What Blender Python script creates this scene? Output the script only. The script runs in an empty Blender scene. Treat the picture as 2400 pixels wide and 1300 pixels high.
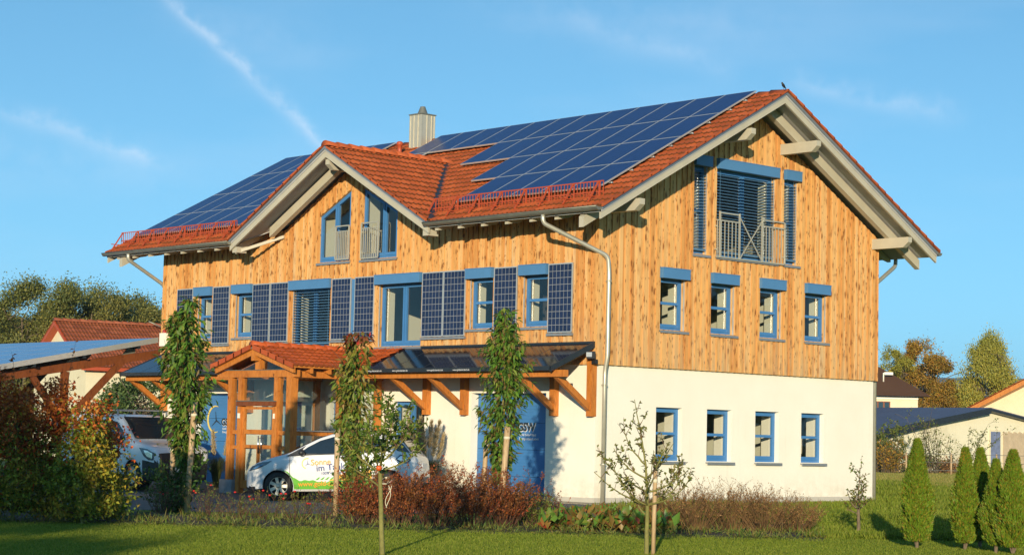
import bpy, bmesh, math, random
import numpy as np
from mathutils import Vector, Matrix
D=bpy.data; SC=bpy.context.scene; COL=SC.collection
rad=math.radians; sin=math.sin; cos=math.cos; PI=math.pi
random.seed(7); RNG=np.random.default_rng(11)
# ---------------------------------------------------------------- camera
FOC=4668.74; CX=(0.6860098,0.7272378,0.0227102); CY=(0.0430502,-0.0717283,0.9964947); CZ=(-0.7263176,0.6826274,0.0805141)
C0=Vector((30.76022,-31.52988,1.371447))
cam=D.objects.new('camera',D.cameras.new('camera')); COL.objects.link(cam); SC.camera=cam
cam.matrix_world=Matrix(((CX[0],CY[0],-CZ[0],C0.x),(CX[1],CY[1],-CZ[1],C0.y),(CX[2],CY[2],-CZ[2],C0.z),(0,0,0,1)))
cam.data.sensor_width=36; cam.data.lens=FOC/2400*36; cam.data.clip_end=9000; cam.data.clip_start=.5
# ---------------------------------------------------------------- light: late low sun from behind the camera
LD=Vector((-1,1.15,-.245)).normalized()          # direction the sunlight travels
SUN_EL=math.asin(-LD.z); SUN_AZ=math.atan2(-LD.x,-LD.y)   # azimuth from +Y towards +X of the sun
sun=D.objects.new('sun',D.lights.new('sun','SUN')); COL.objects.link(sun)
sun.data.energy=5.0; sun.data.angle=rad(.55); sun.data.color=(1,.83,.58)
sun.rotation_euler=LD.to_track_quat('-Z','Y').to_euler(); sun.location=(40,-60,20)
W=D.worlds.new('World'); SC.world=W; W.use_nodes=True
SKY_STR=.15
SC.view_settings.view_transform='Standard'; SC.view_settings.look='None'; SC.view_settings.exposure=0.32; SC.view_settings.gamma=1
SC.cycles.max_bounces=8; SC.cycles.transparent_max_bounces=16; SC.cycles.caustics_reflective=False; SC.cycles.caustics_refractive=False
def world_sky():
    nt=W.node_tree; N=nt.nodes; L=nt.links
    bg=N['Background']; bg.inputs[1].default_value=SKY_STR
    sky=N.new('ShaderNodeTexSky'); sky.sky_type='NISHITA'; sky.sun_disc=False
    sky.sun_elevation=rad(24); sky.sun_rotation=SUN_AZ; sky.altitude=300; sky.air_density=1.0; sky.dust_density=.2; sky.ozone_density=2.0
    sky.sun_elevation=SUN_EL+rad(14)
    tint=N.new('ShaderNodeMix'); tint.data_type='RGBA'; tint.blend_type='MULTIPLY'; tint.inputs[0].default_value=1
    L.new(sky.outputs[0],tint.inputs[6]); tint.inputs[7].default_value=(.52,.86,.88,1)
    # old contrails and cirrus, laid out by compass direction
    geo=N.new('ShaderNodeTexCoord')
    def math_(op,a,b=None,c=None):
        m=N.new('ShaderNodeMath'); m.operation=op
        for i,v in enumerate((a,b,c)):
            if v is None: continue
            if isinstance(v,(int,float)): m.inputs[i].default_value=v
            else: L.new(v,m.inputs[i])
        return m.outputs[0]
    sep=N.new('ShaderNodeSeparateXYZ'); L.new(geo.outputs['Generated'],sep.inputs[0])
    az=math_('ARCTAN2',math_('MULTIPLY',sep.outputs[0],-1.0),sep.outputs[1])     # 0 = +Y, grows to the left
    el=math_('ARCSINE',sep.outputs[2])
    cmb=N.new('ShaderNodeCombineXYZ'); L.new(az,cmb.inputs[0]); L.new(el,cmb.inputs[1])
    noi=N.new('ShaderNodeTexNoise'); noi.inputs['Scale'].default_value=60; noi.inputs['Detail'].default_value=6; noi.inputs['Roughness'].default_value=.62
    L.new(cmb.outputs[0],noi.inputs[0])
    noi2=N.new('ShaderNodeTexNoise'); noi2.inputs['Scale'].default_value=9; noi2.inputs['Detail'].default_value=3; L.new(cmb.outputs[0],noi2.inputs[0])
    wob=math_('MULTIPLY',math_('SUBTRACT',noi2.outputs[0],.5),.016)
    fine=math_('MULTIPLY',math_('SUBTRACT',noi.outputs[0],.5),.012)
    total=None
    def ang(px,py):
        d=Vector(CX)*((px-1200)/FOC)+Vector(CY)*((650-py)/FOC)+Vector(CZ); d.normalize()
        return math.atan2(-d.x,d.y),math.asin(d.z)
    def trail(p,q,w,s,f0=0.,f1=0.):
        nonlocal total
        a=ang(*p); b=ang(*q); dx,dy=b[0]-a[0],b[1]-a[1]; l=math.hypot(dx,dy); dx/=l; dy/=l
        X=math_('SUBTRACT',az,a[0]); Y=math_('SUBTRACT',el,a[1])
        t=math_('DIVIDE',math_('ADD',math_('MULTIPLY',X,dx),math_('MULTIPLY',Y,dy)),l)
        n=math_('ADD',math_('ADD',math_('SUBTRACT',math_('MULTIPLY',X,-dy),math_('MULTIPLY',Y,-dx)),wob),fine)
        g=math_('POWER',2.718,math_('MULTIPLY',math_('POWER',math_('DIVIDE',math_('ABSOLUTE',n),w),1.6),-1.0))
        e0=N.new('ShaderNodeMapRange'); e0.interpolation_type='SMOOTHSTEP'; L.new(t,e0.inputs[0]); e0.inputs[1].default_value=0-f0; e0.inputs[2].default_value=.25
        e1=N.new('ShaderNodeMapRange'); e1.interpolation_type='SMOOTHSTEP'; L.new(t,e1.inputs[0]); e1.inputs[1].default_value=1.0+f1; e1.inputs[2].default_value=.8
        br=math_('ADD',math_('MULTIPLY',noi.outputs[0],2.4),-.65)
        m=math_('MULTIPLY',math_('MULTIPLY',math_('MULTIPLY',g,e0.outputs[0]),e1.outputs[0]),math_('MULTIPLY',br,s))
        total=m if total is None else math_('ADD',total,m)
    trail((330,-60),(790,385),.0032,.36,f1=.25)
    trail((-60,250),(420,405),.0040,.28)
    trail((1380,60),(1760,180),.0060,.12,.3)
    trail((1800,185),(2290,290),.0050,.22)
    trail((400,40),(760,130),.012,.06,.3,.3)
    trail((1150,20),(1800,70),.011,.07,.3,.3)
    trail((-60,360),(400,430),.012,.08,.3,.3)
    cl=N.new('ShaderNodeTexNoise'); cl.inputs['Scale'].default_value=5; cl.inputs['Detail'].default_value=5
    mp=N.new('ShaderNodeMapping'); mp.inputs['Scale'].default_value=(1,4,1); L.new(cmb.outputs[0],mp.inputs[0]); L.new(mp.outputs[0],cl.inputs[0])
    cr=N.new('ShaderNodeMapRange'); L.new(cl.outputs[0],cr.inputs[0]); cr.inputs[1].default_value=.5; cr.inputs[2].default_value=.8; cr.inputs[4].default_value=.10
    total=math_('ADD',total,cr.outputs[0])
    mx=N.new('ShaderNodeMix'); mx.data_type='RGBA'; mx.clamp_factor=True
    L.new(total,mx.inputs[0]); L.new(tint.outputs[2],mx.inputs[6])
    tc=geo.outputs['Generated']; va=N.new('ShaderNodeVectorMath'); va.operation='MULTIPLY_ADD'; L.new(tc,va.inputs[0]); va.inputs[1].default_value=(1,1,1.1); va.inputs[2].default_value=(0,0,.10); L.new(va.outputs[0],sky.inputs[0]); mx.inputs[7].default_value=(6.0,6.2,6.6,1)
    L.new(mx.outputs[2],bg.inputs[0])
world_sky()
# ---------------------------------------------------------------- helpers
WM={}
def wmat(o): return WM.get(o.name,Matrix.Identity(4)) if o else Matrix.Identity(4)
def tag(o,label=None,cat=None,group=None,kind=None):
    if label: o['label']=label
    if cat: o['category']=cat
    if group: o['group']=group
    if kind: o['kind']=kind
    return o
def empty(name,loc=(0,0,0),rz=0.,rx=0.,parent=None):
    o=D.objects.new(name,None); COL.objects.link(o); o.empty_display_size=.3
    m=Matrix.Translation(loc)@Matrix.Rotation(rz,4,'Z')@Matrix.Rotation(rx,4,'X')
    if parent: o.parent=parent; m2=m; WM[o.name]=wmat(parent)@m2
    else: WM[o.name]=m
    o.matrix_local=m
    return o
class MB:
    """collects faces in the thing's own or in world coordinates, then links ONE mesh object"""
    def __init__(s): s.v=[]; s.f=[]; s.r=[]; s.sm=[]; s.cur=0.; s.smooth=False; s.mi=[]; s.m=0
    def face(s,idx): s.f.append(idx); s.r.append(s.cur); s.sm.append(s.smooth); s.mi.append(s.m)
    def poly(s,pts):
        n=len(s.v); s.v+= [tuple(p) for p in pts]; s.face(list(range(n,n+len(pts))))
    def hexa(s,p):   # 8 points: bottom 4 ccw then top 4
        n=len(s.v); s.v+=[tuple(q) for q in p]
        for q in ((3,2,1,0),(4,5,6,7),(0,1,5,4),(1,2,6,5),(2,3,7,6),(3,0,4,7)): s.face([n+i for i in q])
    def box(s,x0,x1,y0,y1,z0,z1):
        s.hexa([(x0,y0,z0),(x1,y0,z0),(x1,y1,z0),(x0,y1,z0),(x0,y0,z1),(x1,y0,z1),(x1,y1,z1),(x0,y1,z1)])
    def beam(s,a,b,w,h,up=(0,0,1),ext=0.):
        a=Vector(a); b=Vector(b); d=(b-a).normalized(); a=a-d*ext; b=b+d*ext
        sd=d.cross(Vector(up)); 
        if sd.length<1e-4: sd=Vector((1,0,0))
        sd.normalize(); u=sd.cross(d).normalized(); sd=sd*w/2; u=u*h/2
        s.hexa([a-sd-u,a+sd-u,b+sd-u,b-sd-u,a-sd+u,a+sd+u,b+sd+u,b-sd+u])
    def prism(s,pts,vec):
        n=len(s.v); k=len(pts); vec=Vector(vec)
        s.v+=[tuple(p) for p in pts]+[tuple(Vector(p)+vec) for p in pts]
        s.face([n+i for i in range(k)][::-1]); s.face([n+k+i for i in range(k)])
        for i in range(k): j=(i+1)%k; s.face([n+i,n+j,n+k+j,n+k+i])
    def tube(s,pts,rs,n=8,cap=True):
        pts=[Vector(p) for p in pts]
        if not hasattr(rs,'__len__'): rs=[rs]*len(pts)
        base=len(s.v); sm=s.smooth; s.smooth=True; ref=None
        for i,p in enumerate(pts):
            t=(pts[min(i+1,len(pts)-1)]-pts[max(i-1,0)]).normalized()
            if ref is None: ref=Vector((0,0,1)) if abs(t.z)<.9 else Vector((1,0,0))
            a=t.cross(ref); 
            if a.length<1e-5: a=t.cross(Vector((0,1,.3)))
            a.normalize(); b=t.cross(a); ref=b.cross(t) if False else ref
            for k in range(n):
                q=2*PI*k/n; s.v.append(tuple(p+(a*cos(q)+b*sin(q))*rs[i]))
        for i in range(len(pts)-1):
            for k in range(n):
                k2=(k+1)%n; s.face([base+i*n+k,base+i*n+k2,base+(i+1)*n+k2,base+(i+1)*n+k])
        if cap:
            s.smooth=False; s.face([base+k for k in range(n)]); s.face([base+(len(pts)-1)*n+k for k in range(n)][::-1])
        s.smooth=sm
    def lathe(s,c,prof,n=20,axis='z',cap=True):
        base=len(s.v); sm=s.smooth; s.smooth=True
        for r,h in prof:
            for k in range(n):
                q=2*PI*k/n; a,b=r*cos(q),r*sin(q)
                s.v.append({'z':(c[0]+a,c[1]+b,c[2]+h),'y':(c[0]+a,c[1]+h,c[2]+b),'x':(c[0]+h,c[1]+a,c[2]+b)}[axis])
        for i in range(len(prof)-1):
            for k in range(n): k2=(k+1)%n; s.face([base+i*n+k,base+i*n+k2,base+(i+1)*n+k2,base+(i+1)*n+k])
        if cap: s.face([base+k for k in range(n)]); s.face([base+(len(prof)-1)*n+k for k in range(n)])
        s.smooth=sm
    def take(s,name,mats,parent=None,local=False):
        o=s.build(name,mats,parent,local); s.v=[];s.f=[];s.r=[];s.sm=[];s.mi=[]; return o
    def build(s,name,mats,parent=None,local=False):
        if not isinstance(mats,(list,tuple)): mats=[mats]
        me=D.meshes.new(name); vs=s.v
        if parent and not local:
            inv=wmat(parent).inverted(); vs=[tuple(inv@Vector(p)) for p in vs]
        me.from_pydata(vs,[],s.f)
        for m in mats: me.materials.append(m)
        if len(mats)>1: me.polygons.foreach_set('material_index',s.mi)
        me.polygons.foreach_set('use_smooth',s.sm)
        if any(s.r):
            at=me.attributes.new('rnd','FLOAT','FACE'); at.data.foreach_set('value',s.r)
        me.update()
        bm=bmesh.new(); bm.from_mesh(me); bmesh.ops.recalc_face_normals(bm,faces=bm.faces); bm.to_mesh(me); bm.free()
        o=D.objects.new(name,me); COL.objects.link(o)
        if parent: o.parent=parent; WM[o.name]=wmat(parent)
        return o
def npmesh(name,V,F,mat,parent=None,local=False,smooth=False):
    """V (n,3), F (m,k) arrays, all faces with k corners"""
    V=np.asarray(V,dtype=np.float32); F=np.asarray(F,dtype=np.int32)
    if parent and not local:
        inv=np.array(wmat(parent).inverted()); V=(V@inv[:3,:3].T+inv[:3,3]).astype(np.float32)
    me=D.meshes.new(name); k=F.shape[1]
    me.vertices.add(len(V)); me.vertices.foreach_set('co',V.ravel())
    me.loops.add(F.size); me.loops.foreach_set('vertex_index',F.ravel())
    me.polygons.add(len(F)); me.polygons.foreach_set('loop_start',np.arange(len(F),dtype=np.int32)*k)
    me.polygons.foreach_set('loop_total',np.full(len(F),k,dtype=np.int32))
    if smooth: me.polygons.foreach_set('use_smooth',np.ones(len(F),dtype=bool))
    me.update(calc_edges=True); me.materials.append(mat)
    o=D.objects.new(name,me); COL.objects.link(o)
    if parent: o.parent=parent; WM[o.name]=wmat(parent)
    return o
# ground height
def sst(x): x=min(max(x,0.),1.); return x*x*(3-2*x)
def zg(x,y): return -.13*sst((-y-.4)/3.2)
def at(px,dist,z=None):
    """ground point seen at picture column px and dist metres ahead of the camera"""
    h=Vector((CZ[0],CZ[1],0)).normalized(); r=Vector((h.y,-h.x,0))
    p=Vector((C0.x,C0.y,0))+h*dist+r*((px-1200)/FOC*dist)
    p.z=zg(p.x,p.y) if z is None else z
    return p
# ---------------------------------------------------------------- materials
MATS={}
class NT:
    def __init__(s,name):
        s.m=D.materials.new(name); s.m.use_nodes=True; s.t=s.m.node_tree; s.N=s.t.nodes; s.L=s.t.links; s.b=s.N['Principled BSDF']; s.out=s.N['Material Output']; s._o=None
    def node(s,t,**k):
        n=s.N.new(t)
        for a,b in k.items(): setattr(n,a,b)
        return n
    def obj(s,scale=(1,1,1),rot=(0,0,0)):
        if s._o is None: s._o=s.node('ShaderNodeTexCoord').outputs['Object']
        m=s.node('ShaderNodeMapping'); m.inputs['Scale'].default_value=scale; m.inputs['Rotation'].default_value=rot; s.L.new(s._o,m.inputs[0]); return m.outputs[0]
    def noise(s,scale,detail=4,vec=None,rough=.55,dist=0.):
        n=s.node('ShaderNodeTexNoise'); n.inputs['Scale'].default_value=scale; n.inputs['Detail'].default_value=detail; n.inputs['Roughness'].default_value=rough; n.inputs['Distortion'].default_value=dist
        s.L.new(vec if vec is not None else s.obj(),n.inputs[0]); return n.outputs[0]
    def ramp(s,fac,stops,interp='LINEAR'):
        r=s.node('ShaderNodeValToRGB'); r.color_ramp.interpolation=interp; e=r.color_ramp.elements
        while len(e)<len(stops): e.new(.5)
        for i,(p,c) in enumerate(stops):
            e[i].position=p; e[i].color=(*c,1) if len(c)==3 else c
        s.L.new(fac,r.inputs[0]); return r.outputs[0]
    def rng(s,fac,a,b,c=0.,d=1.):
        r=s.node('ShaderNodeMapRange'); s.L.new(fac,r.inputs[0])
        for i,v in enumerate((a,b,c,d)): r.inputs[i+1].default_value=v
        return r.outputs[0]
    def math(s,op,a,b=0.):
        m=s.node('ShaderNodeMath',operation=op)
        for i,v in enumerate((a,b)):
            if isinstance(v,(int,float)): m.inputs[i].default_value=v
            else: s.L.new(v,m.inputs[i])
        return m.outputs[0]
    def mix(s,fac,a,b,blend='MIX'):
        m=s.node('ShaderNodeMix',data_type='RGBA',blend_type=blend)
        for i,v in ((0,fac),(6,a),(7,b)):
            if isinstance(v,(int,float)): m.inputs[i].default_value=v
            elif isinstance(v,tuple): m.inputs[i].default_value=(*v,1)
            else: s.L.new(v,m.inputs[i])
        return m.outputs[2]
    def col(s,c):
        if isinstance(c,tuple): s.b.inputs['Base Color'].default_value=(*c,1)
        else: s.L.new(c,s.b.inputs['Base Color'])
    def set(s,**k):
        for a,v in k.items():
            i=s.b.inputs[a.replace('_',' ')]
            if isinstance(v,(int,float)): i.default_value=v
            else: s.L.new(v,i)
    def bump(s,h,strength=.3,dist=.02):
        b=s.node('ShaderNodeBump'); b.inputs['Strength'].default_value=strength; b.inputs['Distance'].default_value=dist
        s.L.new(h,b.inputs['Height']); s.L.new(b.outputs[0],s.b.inputs['Normal'])
def simple(name,c,rough=.6,metal=0.,var=.12,scale=6.,bump=.1,spec=.5,dirt=None):
    if name in MATS: return MATS[name]
    t=NT(name); n=t.noise(scale,5)
    lo=tuple(x*(1-var) for x in c); hi=tuple(min(1,x*(1+var)) for x in c)
    k=t.ramp(n,[(.3,lo),(.7,hi)])
    if dirt: k=t.mix(t.rng(t.noise(scale*.35,6,rough=.7),.52,.75,0,.8),k,dirt)
    t.col(k); t.set(Roughness=rough,Metallic=metal,Specular_IOR_Level=spec)
    if bump: t.bump(t.noise(scale*6,4),bump,.01)
    MATS[name]=t.m; return t.m
def m_larch():
    t=NT('larch_boards'); sep=t.node('ShaderNodeSeparateXYZ'); t.L.new(t.obj(),sep.inputs[0])
    u=t.math('ADD',sep.outputs[0],sep.outputs[1]); cmb=t.node('ShaderNodeCombineXYZ'); t.L.new(u,cmb.inputs[0]); t.L.new(sep.outputs[2],cmb.inputs[2])
    at_=t.node('ShaderNodeAttribute',attribute_name='rnd'); r=at_.outputs['Fac']; t.L.new(t.math('MULTIPLY',r,17.),cmb.inputs[1])
    def v(sx,sz):
        m=t.node('ShaderNodeMapping'); m.inputs['Scale'].default_value=(sx,1,sz); t.L.new(cmb.outputs[0],m.inputs[0]); return m.outputs[0]
    tone=t.math('ADD',t.math('MULTIPLY',r,.62),t.math('MULTIPLY',t.noise(1.,5,v(9,.8),.6),.5))
    c=t.ramp(tone,[(.12,(.47,.19,.052)),(.34,(.64,.31,.095)),(.56,(.73,.395,.13)),(.85,(.77,.48,.205)),(1.,(.62,.47,.30))])
    c=t.mix(t.rng(t.noise(1.,6,v(40,1.2),.65),.42,.78,0,.5),c,(.37,.16,.045))
    vo=t.node('ShaderNodeTexVoronoi',feature='F1'); vo.inputs['Scale'].default_value=1.
    mm=t.node('ShaderNodeMix',data_type='VECTOR'); mm.inputs[0].default_value=.12; t.L.new(v(9.5,3.4),mm.inputs[4]); nn=t.node('ShaderNodeTexNoise'); nn.inputs['Scale'].default_value=6; t.L.new(v(3,2.),nn.inputs[0]); t.L.new(nn.outputs['Color'],mm.inputs[5]); t.L.new(mm.outputs[1],vo.inputs['Vector'])
    knot=t.math('MULTIPLY',t.rng(t.math('ADD',vo.outputs['Distance'],t.math('MULTIPLY',t.noise(1.,3,v(38,16)),.30)),.41,.31),t.rng(t.noise(1.,4,v(4.3,1.9),.7),.40,.46))
    vo2=t.node('ShaderNodeTexVoronoi',feature='F1'); vo2.inputs['Scale'].default_value=1.; t.L.new(v(14,6),vo2.inputs['Vector'])
    knot=t.math('MAXIMUM',knot,t.math('MULTIPLY',t.rng(t.math('ADD',vo2.outputs['Distance'],t.math('MULTIPLY',t.noise(1.,3,v(55,22)),.34)),.44,.33),t.rng(t.noise(1.,4,v(3.1,1.3),.7),.42,.48)))
    halo=t.math('MULTIPLY',t.rng(vo.outputs['Distance'],.5,.12),.5)
    c=t.mix(halo,c,(.40,.15,.03)); c=t.mix(t.math('MULTIPLY',knot,.7),c,(.15,.045,.012))
    # weathering: greyer towards the drip edge at the foot of the boards, rusty streaks
    w=t.math('MULTIPLY',t.rng(sep.outputs[2],4.3,3.0,0,.6),t.rng(t.noise(1.,5,v(5,.7)),.42,.62))
    c=t.mix(w,c,(.43,.34,.21))
    t.col(c); t.set(Roughness=.72,Specular_IOR_Level=.25); t.bump(t.noise(1.,6,v(60,3)),.35,.006); return t.m
def m_wood(name,c,dark,scale=1.,knots=True,rough=.5):
    t=NT(name); n=t.noise(3.5*scale,6,t.obj((5,5,1.2)),.6,1.2); n2=t.noise(1.3,4)
    k=t.ramp(n,[(.28,dark),(.5,c),(.75,tuple(min(1,x*1.2) for x in c))]); k=t.mix(t.rng(n2,.4,.7,0,.4),k,dark)
    if knots:
        vo=t.node('ShaderNodeTexVoronoi'); vo.inputs['Scale'].default_value=4.; t.L.new(t.obj((1,1,.6)),vo.inputs['Vector'])
        k=t.mix(t.rng(vo.outputs['Distance'],.13,.07,0,.8),k,tuple(x*.25 for x in dark))
    t.col(k); t.set(Roughness=rough,Specular_IOR_Level=.3); t.bump(n,.2,.006); return t.m
def m_tile(name,c,moss=.5,glaze=.45):
    t=NT(name); at_=t.node('ShaderNodeAttribute',attribute_name='rnd'); r=at_.outputs['Fac']
    k=t.ramp(t.math('ADD',t.math('MULTIPLY',r,.7),t.math('MULTIPLY',t.noise(1.3,4),.3)),[(0.1,tuple(x*.72 for x in c)),(.5,c),(.95,(c[0]*1.22,c[1]*1.35,c[2]*1.5))])
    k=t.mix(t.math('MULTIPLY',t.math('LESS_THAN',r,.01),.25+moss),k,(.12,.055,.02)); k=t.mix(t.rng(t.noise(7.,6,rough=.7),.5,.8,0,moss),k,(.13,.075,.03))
    k=t.mix(t.rng(t.noise(40.,3),.58,.72,0,moss*.8),k,(.10,.085,.04))
    t.col(k); t.set(Roughness=glaze+.15,Specular_IOR_Level=.35); t.bump(t.noise(60.,3),.15,.004); return t.m
def m_pv(name,cell,line,nu,nv,frame_tint,gap=.035,busbar=True,rough=.18,cellvar=.25):
    """UV-free module: object 'uvm' float2 attribute carries cell coordinates"""
    t=NT(name); uv=t.node('ShaderNodeAttribute',attribute_name='cell'); sep=t.node('ShaderNodeSeparateXYZ'); t.L.new(uv.outputs['Vector'],sep.inputs[0])
    def ln(o,g):
        f=t.math('FRACT',o); return t.math('GREATER_THAN',t.math('ABSOLUTE',t.math('SUBTRACT',f,.5)),.5-g)
    l=t.math('MAXIMUM',ln(sep.outputs[0],gap),ln(sep.outputs[1],gap*.8))
    fl=t.node('ShaderNodeVectorMath',operation='FLOOR'); t.L.new(uv.outputs['Vector'],fl.inputs[0])
    wn=t.node('ShaderNodeTexWhiteNoise'); t.L.new(fl.outputs[0],wn.inputs[0])
    vor=t.node('ShaderNodeTexVoronoi'); vor.inputs['Scale'].default_value=28.; t.L.new(t.obj(),vor.inputs['Vector'])
    f=t.math('ADD',t.math('MULTIPLY',wn.outputs[0],.6),t.math('MULTIPLY',vor.outputs['Distance'],.8))
    c=t.ramp(f,[(.1,tuple(x*(1-cellvar) for x in cell)),(.9,tuple(x*(1+cellvar) for x in cell))])
    c=t.mix(t.math('MULTIPLY',l,1.0 if line else 0),c,line or cell); t.col(c)
    t.set(Roughness=rough,Specular_IOR_Level=.3,Coat_Weight=.0); return t.m
def m_leaf(name,cols,trans=.28,patch=None,rough=.5,pscale=1.2):
    t=NT(name); g=t.node('ShaderNodeNewGeometry'); r=g.outputs['Random Per Island']
    n=len(cols); k=t.ramp(r,[((i+.5)/n,c) for i,c in enumerate(cols)])
    if patch:
        k=t.mix(t.rng(t.noise(pscale,3),.42,.62,0,.8),k,t.ramp(r,[((i+.5)/len(patch),c) for i,c in enumerate(patch)]))
    t.col(k); t.set(Roughness=rough,Specular_IOR_Level=.35)
    tr=t.node('ShaderNodeBsdfTranslucent'); t.L.new(k,tr.inputs[0]); ms=t.node('ShaderNodeMixShader'); ms.inputs[0].default_value=trans
    t.L.new(t.b.outputs[0],ms.inputs[1]); t.L.new(tr.outputs[0],ms.inputs[2]); t.L.new(ms.outputs[0],t.out.inputs[0]); return t.m
def m_glass(name,tint=(.86,.88,.86),refl=1.):
    t=NT(name); t.N.remove(t.b); tr=t.node('ShaderNodeBsdfTransparent'); tr.inputs[0].default_value=(*tint,1)
    gl=t.node('ShaderNodeBsdfGlossy'); gl.inputs['Roughness'].default_value=.02; gl.inputs[0].default_value=(.95,.98,1,1)
    lw=t.node('ShaderNodeLayerWeight'); lw.inputs[0].default_value=.5; f=t.math('MULTIPLY',t.math('ADD',t.math('MULTIPLY',t.math('POWER',lw.outputs['Facing'],5.),.9),.085),refl)
    ms=t.node('ShaderNodeMixShader'); t.L.new(f,ms.inputs[0]); t.L.new(tr.outputs[0],ms.inputs[1]); t.L.new(gl.outputs[0],ms.inputs[2]); t.L.new(ms.outputs[0],t.out.inputs[0]); return t.m
def m_ground():
    t=NT('grassland'); n=t.noise(.35,6,rough=.65); n2=t.noise(9.,5,rough=.7); n3=t.noise(45.,3)
    g=t.ramp(n2,[(.25,(.13,.18,.014)),(.5,(.22,.28,.025)),(.8,(.32,.35,.05))])
    g=t.mix(t.rng(n,.35,.7,0,.5),g,(.20,.25,.035)); g=t.mix(t.rng(n3,.55,.75,0,.45),g,(.20,.26,.06))
    sep=t.node('ShaderNodeSeparateXYZ'); t.L.new(t.obj(),sep.inputs[0])
    dep=t.math('ADD',t.math('MULTIPLY',t.math('ADD',sep.outputs[0],-C0.x),-.7287),t.math('MULTIPLY',t.math('ADD',sep.outputs[1],-C0.y),.6848))
    dw=t.math('ADD',dep,t.math('MULTIPLY',t.math('SUBTRACT',t.noise(.12,3),.5),9.))
    f=t.math('MULTIPLY',t.rng(dw,72,76),t.rng(dw,125,112)); g=t.mix(f,g,t.ramp(t.noise(2.5,5,t.obj((1,1,1))),[(.3,(.17,.17,.04)),(.7,(.32,.25,.09))]))
    g=t.mix(t.rng(dep,200,400),g,(.10,.14,.04))
    t.col(g); t.set(Roughness=.9,Specular_IOR_Level=.15); t.bump(t.noise(30.,4),.6,.03); return t.m
M={}
M['larch']=m_larch()
M['plaster']=simple('plaster',(.84,.815,.70),.85,var=.03,scale=2.,bump=.25,spec=.2)
def m_plaster():
    t=NT('outer_plaster'); sep=t.node('ShaderNodeSeparateXYZ'); t.L.new(t.obj(),sep.inputs[0])
    c=t.ramp(t.noise(1.2,5),[(.3,(.83,.80,.685)),(.7,(.87,.845,.735))]); splash=t.math('MULTIPLY',t.rng(sep.outputs[2],.75,.1,0,.55),t.rng(t.noise(5.,6,rough=.7),.38,.68)); c=t.mix(splash,c,(.56,.50,.38))
    c=t.mix(t.math('MULTIPLY',t.rng(t.noise(1.,5,t.obj((7,7,.5))),.56,.75,0,.22),t.rng(sep.outputs[2],2.9,1.2)),c,(.62,.58,.46)); t.col(c); t.set(Roughness=.88,Specular_IOR_Level=.2); t.bump(t.noise(120.,3),.35,.004); return t.m
M['oplaster']=m_plaster()
M['plinth']=simple('plinth_render',(.50,.48,.42),.9,var=.06,scale=4.,bump=.3)
M['inside']=simple('inside_plaster',(.62,.62,.50),.9,var=.03,scale=2.,bump=0)
M['indark']=simple('furnishings_and_room_shade',(.05,.05,.055),.8,var=.3,scale=2.,bump=0)
M['infloor']=simple('office_floor',(.16,.12,.08),.6,var=.1,bump=0)
M['blue']=simple('blue_window_paint',(.055,.20,.46),.42,var=.06,scale=3.,bump=.04)
M['bluebox']=simple('blue_shutter_paint',(.075,.215,.43),.5,var=.05,scale=2.,bump=.03)
M['slat']=simple('blue_blind_slats',(.11,.25,.42),.35,var=.05,bump=0)
M['zinc']=simple('galvanised_zinc',(.25,.25,.205),.42,.5,var=.14,scale=5.,bump=.05)
M['steel']=simple('brushed_steel',(.56,.53,.43),.45,.45,var=.05,bump=0)
M['chrome']=simple('polished_steel',(.75,.74,.72),.18,1.,var=.03,bump=0)
M['beige']=simple('grey_beige_trim_paint',(.47,.44,.345),.6,var=.06,scale=3.,bump=.06)
M['soffit']=simple('grey_soffit_boards',(.40,.40,.40),.7,var=.08,scale=3.,bump=.1)
M['flash']=simple('blue_grey_flashing',(.20,.25,.30),.45,.3,var=.08,bump=.03)
M['sill']=simple('grey_sill_sheet',(.30,.32,.34),.4,.4,var=.06,bump=0)
M['dark']=simple('dark_sheet_metal',(.035,.045,.055),.45,.4,var=.1,bump=0)
M['redmetal']=simple('brick_red_steel',(.43,.075,.025),.5,var=.08,bump=0)
M['alu']=simple('aluminium_frame',(.66,.66,.64),.35,.6,var=.04,bump=0)
M['tile']=m_tile('red_clay_tiles',(.43,.088,.020),.55)
M['tile2']=m_tile('glazed_clay_tiles',(.45,.085,.018),.15,.25)
M['tile3']=m_tile('dull_clay_tiles',(.28,.075,.03),.4)
M['tile4']=m_tile('dark_brown_tiles',(.085,.045,.03),.3)
M['honey']=m_wood('honey_glazed_timber',(.54,.195,.036),(.34,.10,.016))
M['brown']=m_wood('brown_stained_timber',(.20,.06,.018),(.11,.03,.010))
M['stake']=m_wood('raw_stake_wood',(.48,.34,.19),(.30,.20,.10))
M['bark']=simple('grey_brown_bark',(.16,.12,.075),.9,var=.3,scale=12.,bump=.6)
M['barky']=simple('mossy_olive_bark',(.20,.19,.055),.9,var=.25,scale=14.,bump=.5)
M['twig']=simple('reddish_twigs',(.13,.06,.035),.8,var=.3,scale=9.,bump=0)
M['glass']=m_glass('window_glass')
M['porchglass']=m_glass('porch_glass',(.80,.84,.82),.8)
M['carglass']=simple('dark_car_glass',(.012,.02,.028),.05,var=.1,bump=0,spec=.9)
M['rubber']=simple('black_rubber',(.018,.018,.018),.75,var=.2,bump=.1)
M['blackplastic']=simple('black_plastic',(.02,.021,.023),.45,var=.1,bump=0)
M['pvroof']=m_pv('blue_roof_module',(.006,.024,.115),(.05,.09,.24),6,10,None,.032,rough=.28)
M['pvfac']=m_pv('facade_module',(.012,.022,.065),(.30,.31,.33),6,10,None,.04,rough=.12)
M['pvcan']=m_pv('glass_glass_module',(.010,.012,.020),None,6,10,None,rough=.10)
M['pvcar']=m_pv('carport_module',(.035,.10,.30),(.12,.2,.36),6,10,None,.03,rough=.2)
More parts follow.
